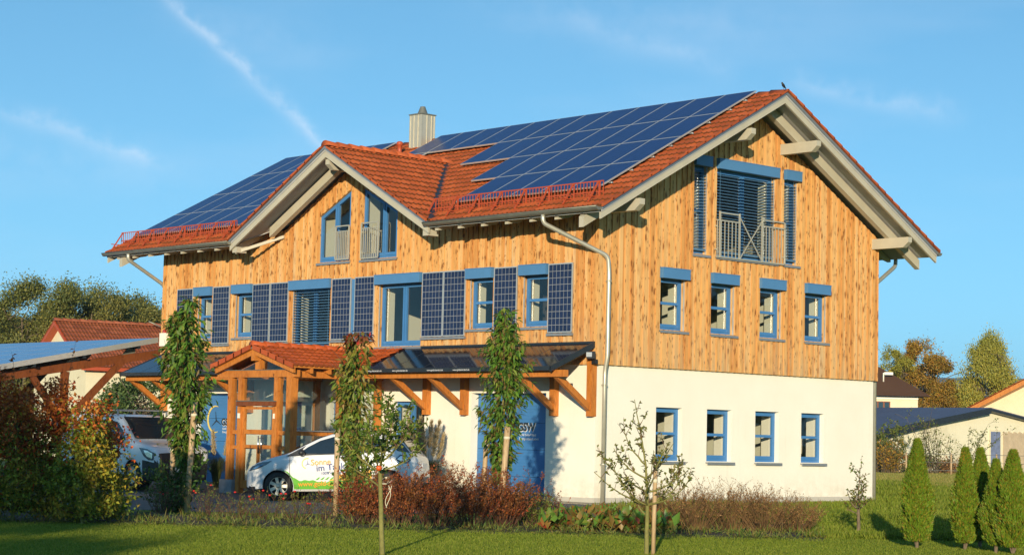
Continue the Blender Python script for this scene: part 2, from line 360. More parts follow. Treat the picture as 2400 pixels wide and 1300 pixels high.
def m_paint(name,c,rough=.28):
    t=NT(name); t.col(c); t.set(Roughness=rough,Coat_Weight=.7,Coat_Roughness=.05); MATS[name]=t.m; return t.m
M['carwhite']=m_paint('white_car_paint',(.72,.73,.74)); M['cargreen']=m_paint('green_wrap',(.12,.40,.035),.35); M['carorange']=m_paint('orange_wrap',(.80,.42,.05),.35)
M['txtblue']=m_paint('dark_blue_print',(.02,.06,.25),.4); M['txtorange']=m_paint('orange_print',(.75,.33,.03),.4); M['txtwhite']=m_paint('white_print',(.75,.75,.75),.5); M['txtblack']=m_paint('black_print',(.015,.015,.02),.5); M['yellow']=m_paint('yellow_print',(.78,.58,.10),.45)
M['lampglass']=m_paint('clear_lamp_glass',(.06,.09,.13),.05); M['redlamp']=m_paint('red_lamp_plastic',(.35,.02,.01),.15)
M['asphalt']=simple('grey_paving',(.115,.11,.10),.85,var=.25,scale=7.,bump=.3)
M['soil']=simple('bed_soil',(.060,.042,.022),.95,var=.45,scale=9.,bump=.9)
M['gravel']=simple('pale_gravel',(.42,.36,.25),.9,var=.45,scale=22.,bump=1.)
M['cream']=simple('cream_render',(.72,.66,.46),.9,var=.04,scale=2.,bump=.1)
M['creampale']=simple('pale_cream_render',(.74,.70,.52),.9,var=.04,scale=1.,bump=.1,dirt=(.5,.46,.32))
M['brick']=simple('red_brick',(.35,.11,.06),.85,var=.3,scale=20.,bump=.4)
M['slate']=simple('blue_grey_sheet_roof',(.105,.115,.17),.55,.2,var=.08,scale=1.,bump=.1)
M['concrete']=simple('grey_block',(.24,.24,.25),.85,var=.15,scale=5.,bump=.3)
M['flower']=simple('red_petals',(.55,.015,.012),.6,var=.2,bump=0)
M['apple']=simple('orange_red_apple',(.62,.10,.02),.35,var=.25,scale=30.,bump=0)
M['tantwig']=simple('dry_tan_twigs',(.20,.115,.045),.8,var=.3,scale=9.,bump=0); M['pipe']=simple('bright_zinc_pipe',(.50,.49,.41),.35,.5,var=.08,bump=.02)
M['rope']=simple('pale_rope',(.62,.57,.42),.9,var=.1,bump=.2)
# leaves
M['l_cherry']=m_leaf('cherry_leaves',[(0.054,0.119,0.018),(0.085,0.203,0.022),(0.143,0.286,0.031),(0.095,0.167,0.025),(0.229,0.309,0.043),(0.171,0.119,0.032)],.25)
M['l_cherry2']=m_leaf('autumn_cherry_leaves',[(0.088,0.166,0.023),(0.159,0.250,0.028),(0.230,0.270,0.038),(0.283,0.166,0.038),(0.177,0.208,0.038)],.25)
M['l_red']=m_leaf('red_shoot_leaves',[(0.437,0.047,0.031),(0.312,0.078,0.031),(0.203,0.109,0.031),(0.156,0.140,0.031)],.25)
M['l_dark']=m_leaf('dark_climber_leaves',[(0.035,0.080,0.013),(0.058,0.125,0.019),(0.086,0.163,0.026)],.2)
M['l_apple']=m_leaf('apple_leaves',[(0.068,0.130,0.022),(0.119,0.200,0.030),(0.170,0.240,0.036),(0.255,0.300,0.054)],.25)
M['l_pale']=m_leaf('olive_apple_leaves',[(0.154,0.182,0.042),(0.210,0.210,0.056),(0.126,0.154,0.028),(0.238,0.210,0.070)],.25)
M['l_copper']=m_leaf('copper_hornbeam_leaves',[(0.352,0.059,0.020),(0.559,0.092,0.020),(0.794,0.146,0.024),(0.262,0.052,0.020),(0.800,0.238,0.034)],.28,[(0.294,0.151,0.025),(0.588,0.151,0.025),(0.411,0.204,0.034)],pscale=1.4)
M['l_horn']=m_leaf('green_hornbeam_leaves',[(0.107,0.176,0.021),(0.188,0.270,0.025),(0.320,0.378,0.037),(0.533,0.433,0.042),(0.134,0.216,0.025)],.28,[(0.427,0.243,0.031),(0.240,0.270,0.031),(0.694,0.378,0.042)],pscale=.9)
M['l_barb']=m_leaf('barberry_leaves',[(0.233,0.046,0.019),(0.373,0.073,0.022),(0.164,0.049,0.019),(0.466,0.082,0.026),(0.304,0.130,0.033)],.2,[(0.186,0.114,0.024),(0.279,0.130,0.033)])
M['l_spir']=m_leaf('dry_spirea_leaves',[(0.290,0.147,0.051),(0.414,0.238,0.086),(0.228,0.099,0.043),(0.352,0.198,0.066)],.15)
M['l_berg']=m_leaf('bergenia_leaves',[(0.090,0.195,0.030),(0.135,0.255,0.038),(0.375,0.045,0.030),(0.210,0.150,0.030),(0.075,0.165,0.030)],.15,[(0.105,0.210,0.030),(0.150,0.255,0.045),(0.300,0.075,0.045)],.35,2.)
M['l_thuja']=m_leaf('thuja_sprays',[(0.122,0.216,0.015),(0.168,0.281,0.019),(0.094,0.168,0.015),(0.224,0.318,0.026),(0.243,0.187,0.022)],.15)
M['l_alder']=m_leaf('alder_leaves',[(0.129,0.157,0.041),(0.187,0.209,0.048),(0.258,0.236,0.052),(0.101,0.131,0.039)],.2,[(0.316,0.236,0.052),(0.200,0.197,0.048)],pscale=.15)
M['l_autumn']=m_leaf('autumn_maple_leaves',[(0.368,0.232,0.032),(0.476,0.281,0.036),(0.259,0.201,0.032),(0.563,0.240,0.036),(0.195,0.181,0.032)],.25,[(0.304,0.171,0.032),(0.195,0.171,0.032)],pscale=.18)
M['l_birch']=m_leaf('birch_leaves',[(0.400,0.352,0.048),(0.528,0.410,0.057),(0.233,0.272,0.040),(0.317,0.312,0.048)],.25,[(0.212,0.254,0.040),(0.338,0.312,0.048)],pscale=.25)
M['l_bush']=m_leaf('bush_leaves',[(0.090,0.135,0.027),(0.135,0.180,0.030),(0.195,0.195,0.038)],.2)
M['l_conif']=m_leaf('shrub_conifer_leaves',[(0.063,0.108,0.032),(0.090,0.144,0.040),(0.117,0.171,0.045)],.15)
M['l_pamp']=m_leaf('pampas_plumes',[(0.500,0.400,0.220),(0.600,0.500,0.300),(0.420,0.320,0.170)],.35,rough=.9)
M['l_pgrass']=m_leaf('pampas_blades',[(0.108,0.156,0.036),(0.168,0.204,0.054),(0.240,0.240,0.084)],.2)
M['l_lawn']=m_leaf('lawn_blades',[(.13,.19,.012),(.18,.25,.018),(.23,.29,.025),(.30,.32,.05)],.35,[(.15,.21,.014),(.22,.26,.025)],.7,.5)
M['l_stub']=m_leaf('cut_meadow_straw',[(.34,.29,.07),(.42,.33,.10),(.26,.27,.05),(.20,.25,.04)],.3)
M['l_weed']=m_leaf('weed_leaves',[(0.088,0.150,0.021),(0.141,0.211,0.035),(0.229,0.229,0.053),(0.176,0.132,0.035)],.2)
# ================================================================ THE TIMBER HOUSE
# wall corner nearest the camera at the origin; eaves wall runs to -X, gable wall to +Y
LX=-17.2; WY=10.25; SL=.537; YR=5.125
def T(y): return 6.42+(min(y,2*YR-y)+1)*SL
XD=-8.55
def TD(x): return 8.56-SL*abs(x-XD)
Ff=lambda u,w,z:(u,-w,z)                 # eaves wall (front), w outwards
Fg=lambda u,w,z:(w,u,z)                  # gable wall
Fb=lambda u,w,z:(u,WY+w,z)
Fl=lambda u,w,z:(LX-w,u,z)
def mbox(mb,F,u0,u1,w0,w1,z0,z1,z0b=None,z1b=None):
    a=z0; b=z0 if z0b is None else z0b; c=z1; d=z1 if z1b is None else z1b
    mb.hexa([F(u0,w0,a),F(u1,w0,b),F(u1,w1,b),F(u0,w1,a),F(u0,w0,c),F(u1,w0,d),F(u1,w1,d),F(u0,w1,c)])
def strips(mb,F,edges,depth,ops,zlo,top,extra=()):
    """vertical boards between edges, cut out round the openings ops=(u0,u1,z0,topfunc)"""
    for i in range(len(edges)-1):
        e0,e1=edges[i],edges[i+1]; g=.0045 if depth else 0
        mb.cur=random.uniform(.02,1)
        w0,w1=depth(i) if depth else (-.55,0)
        cuts=sorted({e0+g,e1-g}|{c for o in ops for c in (o[0],o[1]) if e0+g<c<e1-g}|{c for c in extra if e0+g<c<e1-g})
        for a,b in zip(cuts[:-1],cuts[1:]):
            m=(a+b)/2; cov=sorted([o for o in ops if o[0]<=m<=o[1]],key=lambda o:o[2]); z=(zlo,zlo)
            for o in cov:
                if o[2]>z[0]+.01: mbox(mb,F,a,b,w0,w1,z[0],o[2],z[1],o[2])
                z=(o[3](a),o[3](b))
            mbox(mb,F,a,b,w0,w1,z[0],top(a),z[1],top(b))
    mb.cur=0
def boards(u0,u1):
    e=[u0]
    while e[-1]<u1-.2: e.append(e[-1]+random.uniform(.075,.135))
    e.append(u1); return e
def flat(z): return lambda u:z
house=empty('timber_house',(LX/2,YR,0))
tag(house,'large gabled house clad in vertical larch boards above a white plastered ground floor','house')
GW=[2.02+1.755*i for i in range(4)]                    # gable windows
ops_g=[(u,u+.89,3.93,flat(5.13)) for u in GW]+[(3.1,3.64,5.76,flat(7.85)),(3.93,6.12,5.76,flat(7.85)),(6.43,6.98,5.76,flat(7.85))]
dt=lambda u:7.72-.48*abs(u-XD)
FW=[(-15.56,-14.78,3.93),(-13.77,-12.93,3.93),(-11.19,-9.51,3.60),(-7.65,-5.96,3.57),(-4.26,-3.40,3.93),(-2.43,-1.57,3.93)]
ops_f=[(a,b,c,flat(5.13)) for a,b,c in FW]+[(-10.1,-8.8,5.78,dt),(-8.33,-6.95,5.78,dt)]
topf=lambda u: max(6.70,8.31-SL*abs(u-XD))
topg=lambda u: T(u)-.27
kinks=(XD,XD-3.0,XD+3.0)
dep=lambda i:(0.001,.022) if i%2 else (.001,.046)
wall=MB()
strips(wall,Ff,boards(LX,0.046),dep,ops_f,3.05,topf,kinks)
strips(wall,Fg,boards(-.046,WY+.046),dep,ops_g,3.05,topg,(YR,))
strips(wall,Fb,boards(LX,0.046),dep,[],3.05,flat(6.7))
strips(wall,Fl,boards(-.046,WY+.046),dep,[],3.05,topg,(YR,))
wall.build('larch_boarding',M['larch'],house)
back=MB()
rev=MB()
strips(rev,Ff,[LX,0],lambda i:(-.16,0),[(a+.0025,b-.0025,c,d) for a,b,c,d in ops_f],3.07,topf,kinks); strips(rev,Fg,[.16,WY-.16],lambda i:(-.16,0),[(a+.0025,b-.0025,c,d) for a,b,c,d in ops_g],3.07,topg,(YR,))
rev.build('window_reveal_lining',M['larch'],house)
strips(back,lambda u,w,z:Ff(u,w-.161,z),[LX,-.17],lambda i:(-.39,0),ops_f,3.07,topf,kinks); strips(back,lambda u,w,z:Fg(u,w-.161,z),[.56,WY-.36],lambda i:(-.39,0),ops_g,3.07,topg,(YR,))
mbox(back,Fb,LX,0,-.35,0,3.07,6.7); strips(back,Fl,[.35,WY-.35],None,[],3.07,topg,(YR,))
back.build('upper_wall',M['inside'],house)
# ground floor plaster walls, 5 cm behind the boarding
low=MB(); DG=[(-4.14,-1.62),(-15.55,-13.1)]
ops_lf=[(a,b,-.5,flat(2.42)) for a,b in DG]+[(-7.0,-5.82,.85,flat(2.22)),(-9.5,-8.3,0.02,flat(2.2)),(-11.6,-10.7,.85,flat(2.2))]
ops_lg=[(u,u+.89,.95,flat(2.16)) for u in GW]
Lf=lambda u,w,z:(u,-w+.05,z); Lg=lambda u,w,z:(w-.05,u,z)
strips(low,Lf,[LX+.05,-.05],None,ops_lf,-.5,flat(3.06)); strips(low,Lg,[.601,WY-.401],None,ops_lg,-.5,flat(3.06))
low.box(LX+.05,-.05,WY-.4,WY-.051,-.5,3.06); low.box(LX+.05,LX+.4,.601,WY-.401,-.5,3.06)
low.build('plaster_wall',M['oplaster'],house)
pl=MB(); 
for a,b in ((LX+.04,DG[1][0]),(DG[1][1],-9.5),(-8.3,DG[0][0]),(DG[0][1],-.04)): pl.box(a,b,.036,.3,-.5,.11); pl.take('plinth',M['plinth'],house)
pl.box(-.3,-.036,.037,WY-.04,-.5,.115)
pl.build('plinth',M['plinth'],house)
inn=MB(); inn.box(LX+.41,-.62,.62,WY-.42,2.78,3.0); inn.box(LX+.36,-.57,.57,WY-.36,5.45,5.68); inn.build('floor_slab',M['infloor'],house)
inn=MB()
for z0,z1 in ((.0,2.77),(3.01,5.44)):
    inn.box(LX+.4,-4.3,4.9,5.0,z0,z1); inn.box(-9.3,-9.2,.4,4.9,z0,z1); inn.box(-4.3,-.4,3.35,3.42,z0,z1); inn.box(-4.3,-.4,6.9,6.97,z0,z1)
inn.box(-3.9,-3.8,2.2,WY-2.2,5.7,7.6); inn.box(-12.5,-5.,3.2,3.3,5.7,7.7)
inn.build('partition_wall',M['inside'],house)
inn=MB()
for i in range(26):
    x=random.uniform(LX+1,-1.2); y=random.uniform(1.2,4.); z=random.choice((0.,3.01)); inn.box(x,x+random.uniform(.5,1.4),y,y+.5,z,z+random.uniform(.7,2.))
for i in range(12):
    y=random.uniform(.8,8.4); x=random.uniform(-3.6,-1.4); z=random.choice((0.,3.01)); inn.box(x,x+.5,y,y+random.uniform(.6,1.5),z,z+random.uniform(.7,1.9))
for z0,z1 in ((.0,2.77),(3.01,5.44)): inn.box(-3.2,-3.1,.4,WY-.4,z0,z1)  # partition coloured dark, so the gable rooms look shaded behind the glass
inn.build('furniture_and_dark_wall',M['indark'],house)
# ---- windows
def window(F,u0,u1,z0,z1,w=-.14,mull=(),trans=(),box=True,sill=True,topf=None,blind=False,open_=False,side=1,bottom=.12,name='window'):
    fr=MB(); fw=.065; tz=topf or flat(z1); t0,t1=tz(u0),tz(u1)
    for a,b,d0,d1 in ((fw,.0,-.06,0.),(fw+.045,.05,-.05,.018)):    # outer frame then casement, stepped
        pass
    def ring(a0,a1,b0,b1,c0,c1,ww,wd,bt):
        # a: u range, b0: bottom z, tops c0,c1
        mbox(fr,F,a0,a0+ww,wd[0],wd[1],b0,c0,b0,c0+(c1-c0)*ww/(a1-a0)); mbox(fr,F,a1-ww,a1,wd[0],wd[1],b0,c1-(c1-c0)*ww/(a1-a0),b0,c1)
        mbox(fr,F,a0+ww,a1-ww,wd[0],wd[1],b0,b0+bt)
        s=(c1-c0)/(a1-a0); mbox(fr,F,a0+ww,a1-ww,wd[0],wd[1],c0+s*ww-ww,c0+s*ww,c1-s*ww-ww,c1-s*ww)
    ring(u0,u1,z0,z1,t0,t1,fw,(w-.06,w),bottom*.7)
    segs=[u0+fw*.7]+list(mull)+[u1-fw*.7]; s=(t1-t0)/(u1-u0)
    for i in range(len(segs)-1):
        a=segs[i]+(.012 if i else 0); b=segs[i+1]-(.012 if i<len(segs)-2 else 0)
        ring(a,b,z0+bottom*.55,z1,t0+s*(a-u0)-fw*.7,t0+s*(b-u0)-fw*.7,.06,(w-.045,w+.014),.075)
    for zt in trans: mbox(fr,F,u0+fw,u1-fw,w-.05,w+.012,zt-.032,zt+.032)
    o=fr.build(name,M['blue'],house)
    g=MB(); g.poly([F(u0+fw,w-.03,z0+.1),F(u1-fw,w-.03,z0+.1),F(u1-fw,w-.03,t1-s*fw-.08),F(u0+fw,w-.03,t0+s*fw-.08)])
    g.build('pane',M['glass'],o)
    if sill:
        q=MB(); mbox(q,F,u0-.03,u1+.06,w+.002,.075,z0-.045,z0-.018); mbox(q,F,u0-.03,u1+.06,.06,.078,z0-.075,z0-.046); q.build('sill',M['sill'],o)
    if box:
        q=MB(); mbox(q,F,u0-.02,u1+.02,.003,.13,z1-.022,z1+.205); mbox(q,F,u0-.03,u1+.03,.002,.14,z1+.206,z1+.222); q.build('shutter_box',M['bluebox'],o)
        q=MB()
        for uu in (u0+.012,u1-.034): mbox(q,F,uu,uu+.022,-.05,-.02,z0-.015,z1-.03); q.take('guide_rail',M['alu'],o)
    if blind:
        q=MB(); zb=z0+.12; n=int((z1-.04-zb)/.072)
        for i in range(n):
            z=zb+i*.072; mbox(q,F,u0+.03,u1-.03,-.075,-.012,z,z+.004) 
            for p in (): pass
        # slats are tilted: rebuild as slanted strips
        q=MB()
        for i in range(n):
            z=zb+.02+i*.072; q.hexa([F(u0+.03,-.085,z+.012),F(u1-.03,-.085,z+.012),F(u1-.03,-.012,z-.012),F(u0+.03,-.012,z-.012),F(u0+.03,-.085,z+.016),F(u1-.03,-.085,z+.016),F(u1-.03,-.012,z-.008),F(u0+.03,-.012,z-.008)])
        mbox(q,F,u0+.03,u1-.03,-.08,-.015,zb-.03,zb-.005)
        for uu in (u0+.15,u1-.15): mbox(q,F,uu,uu+.006,-.012,-.008,zb,z1)
        q.build('venetian_blind',M['slat'],o)
    return o
for k,u in enumerate(GW):
    window(Fg,u,u+.89,3.93,5.13,trans=(4.55,))
    window(Lg,u,u+.89,.95,2.16,w=-.13,trans=(1.57,),box=False)
window(Fg,3.1,3.64,5.76,7.85,trans=(6.8,),blind=True); window(Fg,3.93,6.12,5.76,7.85,mull=(5.02,),blind=True); window(Fg,6.43,6.98,5.76,7.85,trans=(6.8,),blind=True)
for i,(a,b,c) in enumerate(FW):
    if i==2: window(Ff,a,b,c,5.13,mull=((a+b)/2,),blind=True)
    elif i==3: window(Ff,a,b,c,5.13,mull=((a+b)/2+.05,))
    else: window(Ff,a,b,c,5.13,trans=(4.55,))
window(Ff,-10.1,-8.8,5.78,7,w=-.04,mull=(-9.42,),topf=dt,box=False); window(Ff,-8.33,-6.95,5.78,7,w=-.04,mull=(-7.5,),topf=dt,box=False)
window(Lf,-7.0,-5.82,.85,2.22,w=-.13,mull=(-6.4,),box=False); window(Lf,-9.5,-8.3,.02,2.2,w=-.13,box=False,sill=False,name='inner_door'); window(Lf,-11.6,-10.7,.85,2.2,w=-.13,trans=(1.5,),box=False)
q=MB(); mbox(q,Ff,-8.63,-8.51,.047,.06,3.76,5.30); q.build('blue_cover_strip',M['bluebox'],house)
# white curtain cloth hanging behind two of the panes
q=MB()
for i in range(8): mbox(q,Ff,-7.22+.03*i,-7.19+.03*i,-.62+(.02 if i%2 else 0),-.6+(.02 if i%2 else 0),5.95+.02*abs(i-4),6.8)
q.build('curtain',M['plaster'],house)
# ---- balcony railings
def railing(F,u0,u1,z0,z1,n,w=.10):
    q=MB(); mbox(q,F,u0,u1,w,w+.03,z1-.03,z1); mbox(q,F,u0,u1,w+.002,w+.028,z1-.16,z1-.14); mbox(q,F,u0,u1,w,w+.03,z0,z0+.03)
    for i in range(n): u=u0+(u1-u0)*i/(n-1); ww=.022 if i in (0,n-1) else .011; mbox(q,F,u-ww,u+ww,w+.004,w+.026,z0+.031,z1-.161 if 0<i<n-1 else z1-.031)
    for u in (u0+.04,u1-.04):
        for z in (z0+.15,z1-.25): mbox(q,F,u-.012,u+.012,-.01,w,z,z+.03)
    return q.build('balcony_railing',M['steel'],house)
railing(Ff,-9.28,-8.74,5.80,6.68,9); railing(Ff,-8.24,-7.58,5.78,6.70,9)
q=MB(); w=.085; u0,u1,z0,z1=3.85,6.38,5.72,6.62
def rbar(a,b,c,d,z,zz): mbox(q,Fg,a,b,c,d,z,zz)
rbar(u0,4.70,w,w+.03,z1-.03,z1); rbar(5.52,u1,w,w+.03,z1-.03,z1); rbar(u0,u1,w,w+.03,z0,z0+.03)
for u,h in ((3.97,.2),(4.68,.2),(5.52,.2)): rbar(u-.018,u+.018,w-.003,w+.033,z0,z1+h)
rbar(3.97,4.68,w,w+.025,z1+.15,z1+.18); rbar(5.52,u1,w,w+.025,z1+.12,z1+.15); rbar(u1-.02,u1+.02,w,w+.03,z0,z1+.12)
for i in range(7): u=u0+.03+(.80)*i/6; rbar(u-.009,u+.009,w+.005,w+.024,z0,z1)
for i in range(8): u=5.56+(u1-5.58)*i/7; rbar(u-.009,u+.009,w+.005,w+.024,z0,z1)
q.beam(Fg(4.70,w+.015,z0+.03),Fg(5.50,w+.015,z1+.08),.02,.024,up=(0,1,0)); q.beam(Fg(4.70,w+.03,z1+.08),Fg(5.50,w+.03,z0+.03),.02,.024,up=(0,1,0))
for u in (3.87,6.36):
    for z in (5.9,6.45): rbar(u-.02,u+.02,-.01,w,z,z+.03)
q.build('balcony_railing',M['steel'],house)
# ---- roof
def tiles(name,O,U,V,nu,nv,cuts,mat,parent,du=.30,dv=.335,bump=.034,step=.042,lim=None):
    O=np.array(O,float);U=np.array(Vector(U).normalized());V=np.array(Vector(V).normalized());N=np.cross(U,V)
    if N[2]<0: N=-N
    prof=[(0,1.),(.14,.15),(.36,.05),(.5,.75),(.64,.15),(.86,.05),(1.,1.)]; k=len(prof); vs=[];fs=[];rn=[]
    for j in range(nv):
        for i in range(nu):
            b=len(vs); r=random.uniform(.02,1); lift=random.uniform(0,.006)
            for a,h in prof:
                p=O+U*((i+a)*du); q0=p+V*(j*dv); q1=p+V*((j+1)*dv)
                vs.append(q0+N*(h*bump+step+lift)); vs.append(q1+N*(h*bump+.004)); vs.append(q0+N*(h*bump-.012))
            for a in range(k-1):
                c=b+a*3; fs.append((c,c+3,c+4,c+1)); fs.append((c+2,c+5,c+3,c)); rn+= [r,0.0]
    me=D.meshes.new(name); me.from_pydata([tuple(v) for v in vs],[],fs); at_=me.attributes.new('rnd','FLOAT','FACE'); at_.data.foreach_set('value',rn)
    bm=bmesh.new(); bm.from_mesh(me)
    for co,no in cuts:   # keeps the side the normal points to
        bmesh.ops.bisect_plane(bm,geom=bm.verts[:]+bm.edges[:]+bm.faces[:],plane_co=co,plane_no=no,clear_inner=True)
    if parent: bm.transform(wmat(parent).inverted())
    bm.to_mesh(me); bm.free(); me.materials.append(mat); o=D.objects.new(name,me); COL.objects.link(o)
    if parent: o.parent=parent; WM[o.name]=wmat(parent)
    return o
XL=-18.62; XRF=1.13; cs=1/math.sqrt(1+SL*SL); Vf=(0,cs,SL*cs); Vb=(0,-cs,SL*cs)
yv=2.98
deck=MB()   # roof build-up under the tiles
zt=lambda y:T(y)-.045
pf=[(XL,-1.06),(XD-4.0,-1.06),(XD,yv),(XD+4.0,-1.06),(XRF-.03,-1.06),(XRF-.03,YR),(XL,YR)]
deck.prism([(x,y,zt(y)-.08) for x,y in pf],(0,0,.08))
deck.prism([(x,y,zt(y)-.08) for x,y in ((XL,YR),(XRF-.03,YR),(XRF-.03,2*YR+1.06),(XL,2*YR+1.06))],(0,0,.08))
td=lambda x:TD(x)-.045
for s in (1,-1): deck.prism([(x,y,td(x)-.08) for x,y in ((XD,-1.10),(XD+s*4.0,-1.10),(XD+s*4.0,-.99),(XD,yv))],(0,0,.08))
roof=deck.build('roof',M['soffit'],house)
Lf_=7.1/ .335
nv=21; nuR=66
c45=1/math.sqrt(2)
tiles('roof_tiles',(XL,-1.08,T(-1.08)),(1,0,0),Vf,67,21,[((0,YR,0),(0,-1,0)),((XRF,0,0),(-1,0,0)),((XD,0,0),(1,0,0)),((XD,yv,0),(c45,c45,0))],M['tile'],roof)
tiles('roof_tiles',(XL,-1.08,T(-1.08)),(1,0,0),Vf,40,21,[((0,YR,0),(0,-1,0)),((XD,0,0),(-1,0,0)),((XD,yv,0),(-c45,c45,0))],M['tile'],roof)
tiles('roof_tiles',(XL,2*YR+1.08,T(-1.08)),(1,0,0),Vb,67,21,[((0,YR,0),(0,1,0)),((XRF,0,0),(-1,0,0))],M['tile'],roof)
tiles('roof_tiles',(XD+4.0,-1.13,TD(XD+4.0)),(0,1,0),(-cs,0,SL*cs),14,14,[((XD,0,0),(1,0,0)),((XD,yv+.03,0),(-c45,-c45,0))],M['tile'],roof)
tiles('roof_tiles',(XD-4.0,-1.13,TD(XD-4.0)),(0,1,0),(cs,0,SL*cs),14,14,[((XD,0,0),(-1,0,0)),((XD,yv+.03,0),(c45,-c45,0))],M['tile'],roof)
def ridge(a,b,parent,mat,r=.12,step=.38,drop=.0):
    q=MB(); a=Vector(a); b=Vector(b); n=max(2,int((b-a).length/step)); d=(b-a)/n; sd=d.cross(Vector((0,0,1))).normalized()
    q.smooth=True
    for i in range(n):
        p0=a+d*i; p1=a+d*(i+1.12); q.cur=random.uniform(.05,1); base=len(q.v)
        for p,rr,l in ((p0,r*1.16,.02),(p1,r,0.)):
            for k in range(9): t=PI*k/8; q.v.append(tuple(p+sd*(rr*1.15*cos(t))+Vector((0,0,rr*.95*sin(t)-.03+l))))
        for k in range(8): q.face([base+k,base+k+1,base+10+k,base+9+k])
        q.face([base+k for k in range(9)])
    return q.build('ridge_tiles',mat,parent)
ridge((XL,YR,T(YR)-.035),(XRF-.05,YR,T(YR)-.035),roof,M['tile'])
ridge((XD,-1.12,8.585),(XD,yv+.1,8.585),roof,M['tile'])
q=MB()   # verge tiles: turned-down edge pieces stepping up both verges of the gable and of the dormer
def verge(p,v,n,out):
    p=Vector(p); v=Vector(v).normalized(); out=Vector(out)
    for i in range(n):
        q.cur=random.uniform(.05,1); a=p+v*(i*.335-.02); b=p+v*((i+1)*.335+.03)
        q.hexa([a+Vector((0,0,-.0)),a+out*.055+Vector((0,0,-.0)),b+out*.055+Vector((0,0,.01)),b+Vector((0,0,.01)),a+Vector((0,0,.075)),a+out*.055+Vector((0,0,.075)),b+out*.055+Vector((0,0,.045)),b+Vector((0,0,.045))])
    q.take('verge_tiles',M['tile'],roof)
verge((XRF,-1.08,T(-1.08)),Vf,21,(1,0,0)); verge((XRF,2*YR+1.08,T(-1.08)),Vb,21,(1,0,0)); verge((XL,-1.08,T(-1.08)),Vf,21,(-1,0,0)); verge((XL,2*YR+1.08,T(-1.08)),Vb,21,(-1,0,0))
verge((XD+3.98,-1.13,TD(XD+3.98)),(-cs,0,SL*cs),13,(0,-1,0)); verge((XD-3.98,-1.13,TD(XD-3.98)),(cs,0,SL*cs),13,(0,-1,0))
# valley gutters
q=MB()
for s in (1,-1):
    a=Vector((XD+s*3.98,-.97,T(-.97)+.05)); b=Vector((XD,yv,T(yv)+.05)); q.beam(a,b,.17,.035); q.take('valley_gutter',M['dark'],roof)
# barge boards, flashings, rafters and purlins in grey-beige
def barge(F,u0,u1,zf,w0,w1,mat,a,b,name,par,mid):
    q=MB()
    for p,r in ((u0,mid),(mid,u1)):
        q.prism([F(p,w0,zf(p)-b),F(r,w0,zf(r)-b),F(r,w0,zf(r)-a),F(p,w0,zf(p)-a)],Vector(F(0,w1,0))-Vector(F(0,w0,0)))
    return q.build(name,mat,par)
for F,w,u0,u1,zf,mid in ((Fg,1.03,-1.06,2*YR+1.06,T,YR),(Fl,XL*-1+LX-.09,-1.06,2*YR+1.06,T,YR),(Ff,1.03,XD-4.0,XD+4.0,TD,XD)):
    barge(F,u0,u1,zf,w,w+.055,M['beige'],.125,.275,'barge_board',roof,mid)
    barge(F,u0,u1,zf,w+.056,w+.10,M['flash'],-.0,.07,'verge_flashing',roof,mid)
    barge(F,u0,u1,zf,w+.01,w+.05,M['bluebox'],.04,.1245,'verge_board',roof,mid)
    if F is Fg: barge(F,u0,u1,zf,.42,.56,M['beige'],.18,.42,'fly_rafter',roof,mid)
    if F is Ff: barge(F,u0+.95,u1-.95,zf,.36,.50,M['beige'],.18,.42,'fly_rafter',roof,mid)
    if F is Fl: barge(F,u0,u1,zf,.6,.74,M['beige'],.18,.42,'fly_rafter',roof,mid)
def purlin(F,u,z0,h=.26,w=.16,L=1.06):
    q=MB(); q.prism([F(u-w/2,-.1,z0),F(u-w/2,L-.16,z0),F(u-w/2,L,z0+.13),F(u-w/2,L,z0+h),F(u-w/2,-.1,z0+h)],Vector(F(w,0,0))-Vector(F(0,0,0))); return q.build('purlin_end',M['beige'],roof)
for u,z in ((YR-1.22,8.42),(YR+1.22,8.42),(.17,6.41),(2*YR-.17,6.41)): purlin(Fg,u,z,L=1.14); purlin(Fl,u,z,L=1.4)
purlin(Ff,XD,7.98,h=.26,L=1.02)
for s in (1,-1):
    q=MB(); q.box(XD+s*3.85-.1,XD+s*3.85+.1,-1.03,-.72,6.09,6.24); q.build('purlin_end',M['beige'],roof)
    q=MB(); x=XD+s*3.85; q.prism([(x,-1.00,6.06),(x,-.97,6.06),(XD+s*3.0,-.05,6.50),(XD+s*3.0,-.08,6.50)],(0,0,.08)); (q.build('eaves_soffit',M['beige'],roof) if s<0 else None)
for x in [-4.35+.8*i for i in range(7)]+[XL+.5+.8*i for i in range(8)]:
    for sgn in (0,1):
        q=MB(); y=lambda v:(v if not sgn else 2*YR-v)
        q.prism([(x-.05,y(-1.0),T(-1.)-.175),(x-.05,y(-1.0),T(-1.)-.23),(x-.05,y(-.62),T(-.62)-.36),(x-.05,y(.15),T(.15)-.36),(x-.05,y(.15),T(.15)-.175)],(.10,0,0))
        q.build('rafter_tail',M['beige'],roof)
